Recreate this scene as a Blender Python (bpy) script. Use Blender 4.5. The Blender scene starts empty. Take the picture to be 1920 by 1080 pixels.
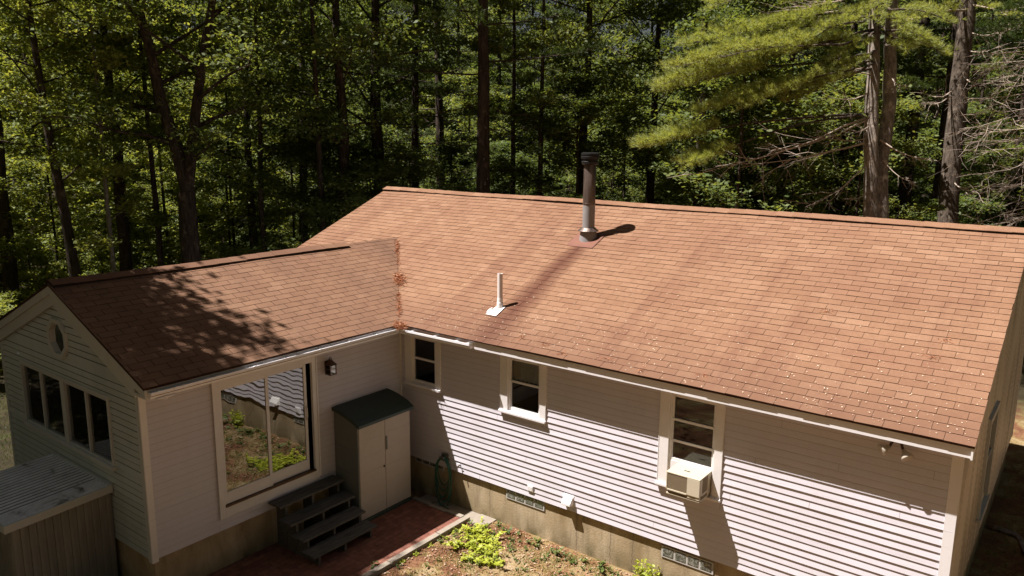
import bpy, math, random
import numpy as np
from mathutils import Vector, Matrix
R = math.radians
rnd = random.Random(7)
SC = bpy.context.scene
COL = SC.collection

# ---------------------------------------------------------------- camera
CAM = np.array([10.234, -9.997, 6.005]); YAW, PITCH, ROLL, FPX = 0.6501, -0.1921, 0.0087, 1454.0
def cam_axes():
    f = np.array([-math.sin(YAW)*math.cos(PITCH), math.cos(YAW)*math.cos(PITCH), math.sin(PITCH)])
    r = np.cross(f, [0, 0, 1]); r /= np.linalg.norm(r); u = np.cross(r, f)
    c, s = math.cos(ROLL), math.sin(ROLL)
    return f, c*r+s*u, -s*r+c*u
FW, RT, UP = cam_axes()
cd = bpy.data.cameras.new('camera'); cam = bpy.data.objects.new('camera', cd); COL.objects.link(cam)
cam.matrix_world = Matrix(((RT[0], UP[0], -FW[0], CAM[0]), (RT[1], UP[1], -FW[1], CAM[1]), (RT[2], UP[2], -FW[2], CAM[2]), (0, 0, 0, 1)))
cd.sensor_fit = 'HORIZONTAL'; cd.sensor_width = 36.0; cd.lens = FPX/1920*36.0
cd.clip_start = 0.1; cd.clip_end = 2000
SC.camera = cam
def W3(px, py, dep):                       # the point of the place seen at a photo position and depth
    d = FW + RT*(px-960)/FPX - UP*(py-540)/FPX
    return CAM + d*dep

# ---------------------------------------------------------------- light
SUN_DIR = np.array([0.352, 0.288, -0.86]); SUN_DIR /= np.linalg.norm(SUN_DIR)     # the way the light travels
EXPO = 1.2
sd = bpy.data.lights.new('sun', 'SUN'); sun = bpy.data.objects.new('sun', sd); COL.objects.link(sun)
sd.energy = 5.0; sd.angle = R(0.53); sd.color = (1.0, 0.945, 0.92)
sun.rotation_euler = Vector(SUN_DIR).to_track_quat('-Z', 'Y').to_euler()
sun.location = (-10, -10, 40)
wd = bpy.data.worlds.new('World'); SC.world = wd; wd.use_nodes = True
wn = wd.node_tree.nodes; wl = wd.node_tree.links
sky = wn.new('ShaderNodeTexSky'); sky.sky_type = 'NISHITA'; sky.sun_disc = False
sky.sun_elevation = math.asin(-SUN_DIR[2]); sky.sun_rotation = math.atan2(-SUN_DIR[0], -SUN_DIR[1])
sky.dust_density = 2.5; sky.ozone_density = 0.6; sky.air_density = 1.0
mul = wn.new('ShaderNodeMix'); mul.data_type = 'RGBA'; mul.blend_type = 'MULTIPLY'; mul.inputs[0].default_value = 1.0
mul.inputs[7].default_value = (0.40, 0.342, 0.300, 1)
bg = wn['Background']; bg.inputs[1].default_value = 0.05
wl.new(sky.outputs[0], mul.inputs[6]); wl.new(mul.outputs[2], bg.inputs[0])
SC.view_settings.view_transform = 'Standard'; SC.view_settings.look = 'None'
SC.view_settings.exposure = EXPO; SC.view_settings.gamma = 1.0
SC.cycles.max_bounces = 12; SC.cycles.diffuse_bounces = 8; SC.cycles.caustics_reflective = False; SC.cycles.transparent_max_bounces = 12
try: SC.cycles.use_denoising = True
except Exception: pass

# ---------------------------------------------------------------- materials
def nodes_of(name):
    m = bpy.data.materials.new(name); m.use_nodes = True
    nt = m.node_tree; nt.nodes.clear()
    out = nt.nodes.new('ShaderNodeOutputMaterial')
    return m, nt, out
def N(nt, t, **kw):
    n = nt.nodes.new(t)
    for k, v in kw.items():
        if k.startswith('i_'):
            n.inputs[int(k[2:]) if k[2:].isdigit() else k[2:]].default_value = v
        else: setattr(n, k, v)
    return n
def ramp(nt, fac, stops):
    r = nt.nodes.new('ShaderNodeValToRGB'); e = r.color_ramp.elements
    while len(e) < len(stops): e.new(0.5)
    for el, (p, c) in zip(e, stops):
        el.position = p; el.color = (c[0], c[1], c[2], 1) if not isinstance(c, (int, float)) else (c, c, c, 1)
    nt.links.new(fac, r.inputs[0]); return r.outputs[0]
def mixc(nt, fac, a, b, mode='MIX'):
    m = nt.nodes.new('ShaderNodeMix'); m.data_type = 'RGBA'; m.blend_type = mode
    for sock, v in ((m.inputs[0], fac), (m.inputs[6], a), (m.inputs[7], b)):
        if isinstance(v, (int, float)): sock.default_value = v
        elif isinstance(v, tuple): sock.default_value = (v[0], v[1], v[2], 1)
        else: nt.links.new(v, sock)
    return m.outputs[2]
def noise(nt, vec, scale, detail=4, rough=0.6, dist=0.0):
    n = N(nt, 'ShaderNodeTexNoise', noise_dimensions='3D'); n.inputs['Scale'].default_value = scale
    n.inputs['Detail'].default_value = detail; n.inputs['Roughness'].default_value = rough; n.inputs['Distortion'].default_value = dist
    if vec is not None: nt.links.new(vec, n.inputs['Vector'])
    return n.outputs['Fac']
def mapped(nt, vec, scale=(1, 1, 1), loc=(0, 0, 0), rot=(0, 0, 0)):
    m = N(nt, 'ShaderNodeMapping'); m.inputs['Scale'].default_value = scale; m.inputs['Location'].default_value = loc; m.inputs['Rotation'].default_value = rot
    nt.links.new(vec, m.inputs['Vector']); return m.outputs[0]
def obco(nt): return N(nt, 'ShaderNodeTexCoord').outputs['Object']
def principled(nt, out, color, rough=0.6, spec=0.4, metal=0.0, bump=None, bstr=0.3, bdist=0.01):
    p = N(nt, 'ShaderNodeBsdfPrincipled')
    if isinstance(color, tuple): p.inputs['Base Color'].default_value = (color[0], color[1], color[2], 1)
    else: nt.links.new(color, p.inputs['Base Color'])
    if isinstance(rough, (int, float)): p.inputs['Roughness'].default_value = rough
    else: nt.links.new(rough, p.inputs['Roughness'])
    p.inputs['Specular IOR Level'].default_value = spec; p.inputs['Metallic'].default_value = metal
    if bump is not None:
        b = N(nt, 'ShaderNodeBump'); b.inputs['Strength'].default_value = bstr; b.inputs['Distance'].default_value = bdist
        nt.links.new(bump, b.inputs['Height']); nt.links.new(b.outputs[0], p.inputs['Normal'])
    nt.links.new(p.outputs[0], out.inputs[0]); return p
def plain(name, c, rough=0.6, spec=0.4, metal=0.0, var=0.12, scale=6.0, bstr=0.15, bscale=60):
    m, nt, out = nodes_of(name); v = obco(nt)
    n = noise(nt, v, scale, 5, 0.65)
    col = mixc(nt, n, tuple(x*(1-var) for x in c), tuple(min(1, x*(1+var)) for x in c))
    principled(nt, out, col, rough, spec, metal, noise(nt, v, bscale, 3), bstr, 0.004)
    return m
MAT = {}
def siding_mat(name, base, dirt, amt, streak=False):
    m, nt, out = nodes_of(name); v = obco(nt)
    n1 = noise(nt, mapped(nt, v, (1.2, 1.2, 0.35)), 1.4, 5, 0.65)
    n2 = noise(nt, v, 40, 3)
    f = ramp(nt, n1, [(0.45, 0.0), (0.75, amt)])
    col = mixc(nt, f, base, dirt)
    col = mixc(nt, 0.08, col, n2, 'OVERLAY')
    if streak:
        s = noise(nt, mapped(nt, v, (0.5, 2.2, 0.42), rot=(0.35, 0, 0)), 1.0, 4, 0.55, 0.6)
        col = mixc(nt, ramp(nt, s, [(0.47, 0.0), (0.62, 0.62)]), col, (0.20, 0.15, 0.09))
    principled(nt, out, col, 0.45, 0.4, 0, n2, 0.05, 0.002)
    return m
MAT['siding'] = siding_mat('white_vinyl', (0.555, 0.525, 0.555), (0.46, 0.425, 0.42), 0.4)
MAT['siding_gable'] = siding_mat('shaded_vinyl', (0.42, 0.455, 0.44), (0.29, 0.325, 0.30), 0.6)  # gable siding toned darker and greener for its shade
MAT['siding_stained'] = siding_mat('stained_vinyl', (0.66, 0.58, 0.48), (0.45, 0.37, 0.27), 0.5, True)
MAT['lap'] = plain('lap_shade_joint', (0.34, 0.30, 0.285), 0.7, 0.2)  # painted shadow line under each lap; also the dark panel joints
MAT['lap_dark'] = plain('dark_lap_shade_joint', (0.10, 0.105, 0.085), 0.8, 0.15)  # deeper painted lap shadow for the gable, and its panel joints
MAT['trim'] = plain('white_trim', (0.68, 0.65, 0.64), 0.45, 0.4, var=0.06)
MAT['trim_cream'] = plain('cream_trim', (0.68, 0.65, 0.625), 0.45, 0.4, var=0.06)
MAT['trim_shaded'] = plain('shaded_trim', (0.45, 0.465, 0.45), 0.6, 0.3, var=0.12)  # white trim toned darker and cooler, as in the gable's shade
MAT['gutter'] = plain('gutter_metal', (0.78, 0.76, 0.76), 0.35, 0.5, var=0.08)
MAT['gutter_muck'] = plain('gutter_muck', (0.13, 0.07, 0.045), 0.95, 0.1, var=0.4, scale=18)
MAT['deck'] = plain('roof_underlay', (0.05, 0.028, 0.02), 0.9, 0.1)
MAT['gap_black'] = plain('ridge_gap_shade', (0.02, 0.017, 0.015), 0.7, 0.2)  # black fill standing in for the shadow under the ridge caps
MAT['curtain'] = plain('sheer_curtain', (0.72, 0.72, 0.64), 0.9, 0.05, var=0.25, scale=12)
MAT['interior'] = plain('interior_dark', (0.05, 0.04, 0.035), 0.9, 0.1)
MAT['orange'] = plain('orange_plastic', (0.75, 0.28, 0.05), 0.6, 0.3)
MAT['green_lid'] = plain('green_plastic', (0.034, 0.052, 0.043), 0.5, 0.3, var=0.2)
MAT['locker'] = plain('tan_plastic', (0.42, 0.36, 0.30), 0.6, 0.3, var=0.06)
MAT['locker_dark'] = plain('grey_green_plastic', (0.16, 0.165, 0.145), 0.65, 0.25, var=0.12)
MAT['ac'] = plain('cream_metal', (0.48, 0.425, 0.315), 0.45, 0.4, var=0.06)
MAT['ac_grille'] = plain('brown_grille', (0.28, 0.22, 0.14), 0.6, 0.3)
MAT['bronze'] = plain('bronze_metal', (0.10, 0.055, 0.03), 0.4, 0.5, 0.6)
MAT['lamp_glass'] = plain('frosted_bulb', (0.42, 0.37, 0.30), 0.3, 0.5)
MAT['hose'] = plain('green_hose', (0.02, 0.09, 0.06), 0.45, 0.4)
MAT['galv'] = plain('galvanised', (0.25, 0.235, 0.225), 0.7, 0.3, 0.1, var=0.2, scale=8)
MAT['galv_old'] = None
MAT['pvc'] = plain('pvc_white', (0.72, 0.66, 0.62), 0.4, 0.4, var=0.05)
MAT['tin'] = plain('white_tin', (0.80, 0.78, 0.76), 0.3, 0.5, var=0.05)
MAT['cap_black'] = plain('sooty_metal', (0.012, 0.012, 0.012), 0.45, 0.5, 0.3)
MAT['dead'] = plain('dead_wood', (0.42, 0.34, 0.27), 0.9, 0.1, var=0.3, scale=8)
MAT['needle_litter'] = None
def mk_special():
    # weathered flue steel: brown streaks on grey
    m, nt, out = nodes_of('weathered_steel'); v = obco(nt)
    n = noise(nt, mapped(nt, v, (6, 6, 0.7)), 2.0, 5)
    col = ramp(nt, n, [(0.3, (0.03, 0.026, 0.024)), (0.55, (0.14, 0.10, 0.08)), (0.75, (0.24, 0.19, 0.16))])
    principled(nt, out, col, 0.42, 0.5, 0.55, n, 0.1); MAT['galv_old'] = m
    # shingle tabs
    for key, stains in (('shingle', True), ('shingle_wing', False)):
        m, nt, out = nodes_of('shingle_tabs' if stains else 'shingle_tabs_wing'); v = obco(nt)
        g = N(nt, 'ShaderNodeNewGeometry')
        base = ramp(nt, g.outputs['Random Per Island'], [(0.0, (0.196, 0.106, 0.061)), (0.35, (0.214, 0.118, 0.069)), (0.8, (0.226, 0.127, 0.075)), (1.0, (0.246, 0.142, 0.086))])
        big = noise(nt, mapped(nt, v, (0.5, 0.9, 0.9)), 0.9, 5, 0.6, 0.4)
        base = mixc(nt, ramp(nt, big, [(0.42, 0.0), (0.72, 0.55)]), base, (0.165, 0.082, 0.050))
        mot = noise(nt, v, 3.6, 5, 0.7, 0.5)
        base = mixc(nt, ramp(nt, mot, [(0.46, 0.0), (0.72, 0.42)]), base, (0.14, 0.070, 0.042))
        gr = noise(nt, v, 170, 2, 0.7)
        base = mixc(nt, 0.55, base, ramp(nt, gr, [(0.3, 0.12), (0.7, 0.88)]), 'OVERLAY')
        sx = N(nt, 'ShaderNodeSeparateXYZ'); nt.links.new(v, sx.inputs[0])
        def mth(op, a, b=None, clamp=False):
            k = N(nt, 'ShaderNodeMath', operation=op, use_clamp=clamp)
            for i, q in enumerate((a, b)):
                if q is None: continue
                if isinstance(q, (int, float)): k.inputs[i].default_value = q
                else: nt.links.new(q, k.inputs[i])
            return k.outputs[0]
        wob = noise(nt, mapped(nt, v, (0.8, 0.5, 0.5)), 1.6, 4)
        if stains:
            # rust run-off below the flue, straight down the slope and widening
            dx = mth('SUBTRACT', sx.outputs[0], mth('ADD', 2.27, mth('MULTIPLY', mth('SUBTRACT', wob, 0.5), 0.45)))
            wid = mth('ADD', 0.19, mth('MULTIPLY', mth('SUBTRACT', 2.9, sx.outputs[1]), 0.085))
            fx = mth('SUBTRACT', 1.0, mth('DIVIDE', mth('ABSOLUTE', dx), wid), True)
            below = mth('MULTIPLY', mth('SUBTRACT', 3.0, sx.outputs[1]), 3.0, True)
            rust = mth('MULTIPLY', mth('POWER', fx, 0.7), below)
            base = mixc(nt, mth('MULTIPLY', rust, 0.95), base, (0.085, 0.033, 0.020))
            # grime band along the lower courses
            low = mth('SUBTRACT', 1.0, mth('DIVIDE', mth('ADD', sx.outputs[1], 0.35), mth('ADD', 0.35, mth('MULTIPLY', wob, 1.5))), True)
            base = mixc(nt, mth('MULTIPLY', low, 0.6), base, (0.12, 0.062, 0.040))
            # dark algae streaks
            st = noise(nt, mapped(nt, v, (1.9, 0.16, 0.16)), 1.0, 4, 0.6)
            base = mixc(nt, ramp(nt, st, [(0.53, 0.0), (0.72, 0.55)]), base, (0.135, 0.064, 0.040))
        else:
            st = noise(nt, mapped(nt, v, (0.3, 1.1, 0.3)), 1.0, 4, 0.6)
            base = mixc(nt, ramp(nt, st, [(0.36, 0.15), (0.68, 0.8)]), base, (0.13, 0.072, 0.046))
        principled(nt, out, base, 0.9, 0.15, 0, gr, 0.6, 0.004); MAT[key] = m
    MAT['shingle_edge'] = plain('shingle_cut_edge', (0.085, 0.044, 0.029), 0.95, 0.1, var=0.4)
    # concrete
    m, nt, out = nodes_of('old_concrete'); v = obco(nt)
    n = noise(nt, mapped(nt, v, (1, 1, 0.5)), 1.8, 6, 0.65, 0.5)
    col = ramp(nt, n, [(0.28, (0.22, 0.155, 0.08)), (0.5, (0.36, 0.275, 0.165)), (0.75, (0.47, 0.375, 0.25))])
    n2 = noise(nt, mapped(nt, v, (1.5, 1.5, 0.7)), 2.6, 5)
    sx = N(nt, 'ShaderNodeSeparateXYZ'); nt.links.new(v, sx.inputs[0])
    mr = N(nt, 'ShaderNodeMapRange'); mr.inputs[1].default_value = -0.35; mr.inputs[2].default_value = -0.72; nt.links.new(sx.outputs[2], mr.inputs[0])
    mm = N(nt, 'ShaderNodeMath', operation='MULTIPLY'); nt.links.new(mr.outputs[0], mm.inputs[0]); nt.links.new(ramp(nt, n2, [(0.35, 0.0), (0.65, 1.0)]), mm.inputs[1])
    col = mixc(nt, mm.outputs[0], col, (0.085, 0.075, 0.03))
    def mq(op, a, b, cl=False):
        k = N(nt, 'ShaderNodeMath', operation=op, use_clamp=cl)
        for ii, qq in enumerate((a, b)):
            if isinstance(qq, (int, float)): k.inputs[ii].default_value = qq
            else: nt.links.new(qq, k.inputs[ii])
        return k.outputs[0]
    wv_ = mq('MULTIPLY', mq('SUBTRACT', noise(nt, mapped(nt, v, (0.2, 0.2, 3.0)), 3.0, 5), 0.5), 0.10)
    for cx_ in (2.15, 3.98, 4.62, 5.02, 7.4):                       # shrinkage cracks with a damp halo
        dd_ = mq('ABSOLUTE', mq('SUBTRACT', mq('ADD', sx.outputs[0], wv_), cx_), 0.0)
        col = mixc(nt, mq('MULTIPLY', mq('SUBTRACT', 1.0, mq('DIVIDE', dd_, 0.09), True), 0.35), col, (0.20, 0.15, 0.09))
        col = mixc(nt, mq('SUBTRACT', 1.0, mq('DIVIDE', dd_, 0.006), True), col, (0.05, 0.04, 0.03))
    dr = noise(nt, mapped(nt, v, (3.0, 3.0, 0.25)), 1.5, 5, 0.7)
    col = mixc(nt, ramp(nt, dr, [(0.50, 0.0), (0.68, 0.6)]), col, (0.19, 0.145, 0.085))
    principled(nt, out, col, 0.9, 0.2, 0, noise(nt, v, 30, 6), 0.5, 0.01); MAT['concrete'] = m
    MAT['grout'] = plain('pale_grout', (0.42, 0.40, 0.36), 0.9, 0.2)
    MAT['kerb'] = plain('kerb_concrete', (0.25, 0.215, 0.17), 0.9, 0.2, var=0.25, scale=9, bstr=0.4, bscale=35)
    # brick paving
    m, nt, out = nodes_of('brick_paving'); v = obco(nt)
    b = N(nt, 'ShaderNodeTexBrick'); nt.links.new(mapped(nt, v, rot=(0, 0, R(90))), b.inputs['Vector'])
    b.inputs['Scale'].default_value = 1.0; b.inputs['Brick Width'].default_value = 0.205; b.inputs['Row Height'].default_value = 0.105
    b.inputs['Mortar Size'].default_value = 0.005; b.inputs['Mortar Smooth'].default_value = 0.3
    b.inputs['Color1'].default_value = (0.225, 0.095, 0.062, 1); b.inputs['Color2'].default_value = (0.16, 0.062, 0.043, 1); b.inputs['Mortar'].default_value = (0.10, 0.06, 0.04, 1)
    n = noise(nt, v, 9, 6)
    col = mixc(nt, 0.5, b.outputs[0], ramp(nt, n, [(0.3, 0.25), (0.7, 0.75)]), 'OVERLAY')
    inv = N(nt, 'ShaderNodeMath', operation='SUBTRACT'); inv.inputs[0].default_value = 1.0; nt.links.new(b.outputs['Fac'], inv.inputs[1])
    principled(nt, out, col, 0.85, 0.2, 0, inv.outputs[0], 0.8, 0.006); MAT['brick'] = m
    # weathered boards
    m, nt, out = nodes_of('weathered_boards'); v = obco(nt)
    n = noise(nt, mapped(nt, v, (18, 1.2, 18)), 2.5, 5)
    col = ramp(nt, n, [(0.3, (0.055, 0.05, 0.042)), (0.6, (0.115, 0.105, 0.09)), (0.8, (0.17, 0.155, 0.135))])
    principled(nt, out, col, 0.85, 0.2, 0, n, 0.4, 0.004); MAT['boards'] = m
    # corrugated sheet
    m, nt, out = nodes_of('corrugated_sheet'); v = obco(nt)
    n = noise(nt, v, 2.2, 6, 0.7, 0.6)
    col = ramp(nt, n, [(0.34, (0.16, 0.145, 0.12)), (0.44, (0.60, 0.60, 0.62)), (0.7, (0.85, 0.85, 0.88))])
    principled(nt, out, col, 0.55, 0.4, 0.2, noise(nt, v, 25, 4), 0.2); MAT['corrugated'] = m
    MAT['corrugated_groove_shade'] = plain('corrugated_groove_shade', (0.20, 0.19, 0.19), 0.8, 0.2, var=0.4, scale=3)  # shade in the grooves, painted as a darker sheet colour
    m, nt, out = nodes_of('grey_boards'); v = obco(nt)
    n = noise(nt, mapped(nt, v, (2, 2, 0.6)), 1.5, 5)
    principled(nt, out, ramp(nt, n, [(0.3, (0.20, 0.19, 0.165)), (0.7, (0.31, 0.295, 0.26))]), 0.85, 0.2, 0, n, 0.3); MAT['grey_boards'] = m
    # glass panes
    for key, base_refl, rip in (('glass', 0.0, 0.0), ('glass_door', 0.15, 1.0), ('glass_gable', 0.16, 0.35)):
        m, nt, out = nodes_of('window_'+key); v = obco(nt)
        tr = N(nt, 'ShaderNodeBsdfTransparent'); tr.inputs[0].default_value = (0.80, 0.80, 0.76, 1) if key != 'glass_door' else (0.22, 0.22, 0.20, 1)
        gl = N(nt, 'ShaderNodeBsdfGlossy'); gl.inputs['Roughness'].default_value = 0.0; gl.inputs[0].default_value = (0.92, 0.92, 0.9, 1)
        if rip:
            bu = N(nt, 'ShaderNodeBump'); bu.inputs['Strength'].default_value = 1.0; bu.inputs['Distance'].default_value = 0.0028*rip
            nt.links.new(noise(nt, mapped(nt, v, (3.2, 3.2, 2.4)), 1.0, 1, 0.4), bu.inputs['Height']); nt.links.new(bu.outputs[0], gl.inputs['Normal'])
        fr = N(nt, 'ShaderNodeFresnel'); fr.inputs[0].default_value = 1.45
        ad = N(nt, 'ShaderNodeMath', operation='ADD', use_clamp=True); ad.inputs[1].default_value = base_refl; nt.links.new(fr.outputs[0], ad.inputs[0])
        mx = N(nt, 'ShaderNodeMixShader'); nt.links.new(ad.outputs[0], mx.inputs[0]); nt.links.new(tr.outputs[0], mx.inputs[1]); nt.links.new(gl.outputs[0], mx.inputs[2])
        nt.links.new(mx.outputs[0], out.inputs[0]); MAT[key] = m
    m, nt, out = nodes_of('glass_block'); v = obco(nt)
    n = noise(nt, v, 22, 3, 0.5, 1.5)
    principled(nt, out, ramp(nt, n, [(0.38, (0.05, 0.055, 0.045)), (0.55, (0.16, 0.16, 0.13)), (0.7, (0.34, 0.33, 0.29))]), 0.08, 0.8, 0, n, 0.8, 0.01); MAT['glass_block'] = m
    # leaves: one colour per leaf, light passes through
    def leaf(name, cols, trans=0.5, gloss=0.015, objvar=True):
        m, nt, out = nodes_of(name)
        g = N(nt, 'ShaderNodeNewGeometry'); oi = N(nt, 'ShaderNodeObjectInfo')
        a = N(nt, 'ShaderNodeMath', operation='MULTIPLY'); a.inputs[1].default_value = 0.55; nt.links.new(g.outputs['Random Per Island'], a.inputs[0])
        b = N(nt, 'ShaderNodeMath', operation='MULTIPLY_ADD'); b.inputs[1].default_value = 0.45 if objvar else 0.0
        nt.links.new(oi.outputs['Random'], b.inputs[0]); nt.links.new(a.outputs[0], b.inputs[2])
        k = len(cols)-1
        col = ramp(nt, b.outputs[0], [(i/k*(1.0 if objvar else .55), c) for i, c in enumerate(cols)])
        d = N(nt, 'ShaderNodeBsdfDiffuse'); t = N(nt, 'ShaderNodeBsdfTranslucent'); gl = N(nt, 'ShaderNodeBsdfGlossy'); gl.inputs['Roughness'].default_value = 0.55
        gl.inputs[0].default_value = (0.9, 0.92, 0.86, 1)
        nt.links.new(col, d.inputs[0])
        tc = mixc(nt, 1.0, col, (1.42, 1.28, 0.55), 'MULTIPLY'); nt.links.new(tc, t.inputs[0])
        m1 = N(nt, 'ShaderNodeMixShader'); m1.inputs[0].default_value = trans; nt.links.new(d.outputs[0], m1.inputs[1]); nt.links.new(t.outputs[0], m1.inputs[2])
        m2 = N(nt, 'ShaderNodeMixShader'); m2.inputs[0].default_value = gloss; nt.links.new(m1.outputs[0], m2.inputs[1]); nt.links.new(gl.outputs[0], m2.inputs[2])
        nt.links.new(m2.outputs[0], out.inputs[0]); return m
    MAT['leaf'] = leaf('broad_leaves', [(0.058, 0.095, 0.032), (0.092, 0.130, 0.040), (0.138, 0.172, 0.05), (0.20, 0.222, 0.072)])
    MAT['leaf_bright'] = leaf('sunny_broad_leaves', [(0.105, 0.145, 0.036), (0.165, 0.205, 0.048), (0.24, 0.27, 0.068), (0.34, 0.36, 0.105)])  # sunlit copy of the leaf colours, lighter and yellower
    MAT['leaf_under'] = leaf('understory_leaves', [(0.058, 0.096, 0.032), (0.098, 0.138, 0.042), (0.145, 0.178, 0.052), (0.21, 0.23, 0.075)])
    MAT['needle'] = leaf('pine_needles', [(0.040, 0.070, 0.022), (0.060, 0.092, 0.026), (0.11, 0.14, 0.036)], 0.35, 0.02)
    MAT['needle_bright'] = leaf('sunny_pine_needles', [(0.245, 0.285, 0.09), (0.335, 0.375, 0.125), (0.43, 0.455, 0.17)], 0.42, 0.02)  # needle colour lightened to look sunlit where boughs shade themselves
    MAT['weed'] = leaf('lime_leaves', [(0.24, 0.29, 0.022), (0.34, 0.38, 0.03), (0.44, 0.46, 0.05)], 0.35, 0.03)
    MAT['weed_dark'] = leaf('weed_leaves', [(0.07, 0.11, 0.025), (0.12, 0.16, 0.035), (0.18, 0.21, 0.05)], 0.3, 0.03)
    MAT['grass'] = leaf('grass_blades', [(0.10, 0.115, 0.025), (0.16, 0.165, 0.035), (0.22, 0.18, 0.07), (0.13, 0.17, 0.03)], 0.3, 0.03, False)
    MAT['grass_dark'] = leaf('green_grass_blades', [(0.05, 0.075, 0.018), (0.08, 0.11, 0.025)], 0.3, 0.03, False)
    MAT['leaf_litter'] = leaf('dry_leaves', [(0.13, 0.055, 0.03), (0.22, 0.105, 0.055), (0.34, 0.21, 0.13), (0.48, 0.38, 0.28)], 0.1, 0.02, False)
    MAT['flecks'] = leaf('pale_flecks', [(0.34, 0.22, 0.13), (0.48, 0.36, 0.25), (0.62, 0.54, 0.42)], 0.0, 0.02, False)
    MAT['needle_litter'] = leaf('fallen_needles', [(0.23, 0.08, 0.036), (0.35, 0.135, 0.062), (0.45, 0.215, 0.115)], 0.05, 0.02, False)
    # bark
    def bark(name, c0, c1, c2):
        m, nt, out = nodes_of(name); v = obco(nt)
        n = noise(nt, mapped(nt, v, (9, 9, 1.6)), 1.6, 6, 0.7, 0.4); p = noise(nt, v, 3.2, 5, 0.6)
        col = ramp(nt, n, [(0.32, c0), (0.52, c1), (0.72, c2)])
        col = mixc(nt, ramp(nt, p, [(0.56, 0.0), (0.66, 0.6)]), col, tuple(min(1, x*1.7) for x in c2))
        principled(nt, out, col, 0.95, 0.1, 0, n, 1.0, 0.03); return m
    MAT['bark'] = bark('dark_bark', (0.022, 0.016, 0.012), (0.055, 0.041, 0.031), (0.10, 0.076, 0.057))
    MAT['bark_pine'] = bark('pine_bark', (0.08, 0.065, 0.053), (0.235, 0.195, 0.16), (0.40, 0.345, 0.285))  # pine bark lightened in colour to look sunlit
    MAT['bark_lichen'] = bark('shaded_lichen_bark', (0.03, 0.024, 0.018), (0.085, 0.066, 0.05), (0.16, 0.13, 0.10))  # bark with lichen flecks, darkened in colour to look shaded
    MAT['bark_pale'] = bark('pale_bark', (0.08, 0.07, 0.055), (0.19, 0.165, 0.13), (0.30, 0.27, 0.22))
    # ground: dirt yard near the house, leaf mould in the wood
    m, nt, out = nodes_of('ground_soil'); v = obco(nt)
    n = noise(nt, v, 1.3, 7, 0.65, 0.5); f = noise(nt, v, 24, 5, 0.7)
    yard = ramp(nt, n, [(0.36, (0.12, 0.055, 0.030)), (0.47, (0.17, 0.085, 0.045)), (0.55, (0.20, 0.14, 0.06)), (0.68, (0.30, 0.225, 0.13))])
    yard = mixc(nt, 0.7, yard, ramp(nt, f, [(0.3, 0.2), (0.7, 0.8)]), 'OVERLAY')
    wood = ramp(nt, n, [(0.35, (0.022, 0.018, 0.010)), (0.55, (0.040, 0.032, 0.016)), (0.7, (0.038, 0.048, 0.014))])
    sx = N(nt, 'ShaderNodeSeparateXYZ'); nt.links.new(v, sx.inputs[0])
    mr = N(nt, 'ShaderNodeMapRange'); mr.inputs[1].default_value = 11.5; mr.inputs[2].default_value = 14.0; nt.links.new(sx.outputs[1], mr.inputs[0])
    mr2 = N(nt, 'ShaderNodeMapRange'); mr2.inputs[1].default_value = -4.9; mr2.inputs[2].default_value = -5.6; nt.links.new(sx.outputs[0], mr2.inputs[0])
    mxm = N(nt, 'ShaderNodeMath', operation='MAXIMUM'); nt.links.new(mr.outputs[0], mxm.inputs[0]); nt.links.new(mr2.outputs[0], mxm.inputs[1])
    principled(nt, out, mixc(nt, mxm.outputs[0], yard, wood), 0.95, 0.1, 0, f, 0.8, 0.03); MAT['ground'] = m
mk_special()

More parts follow.
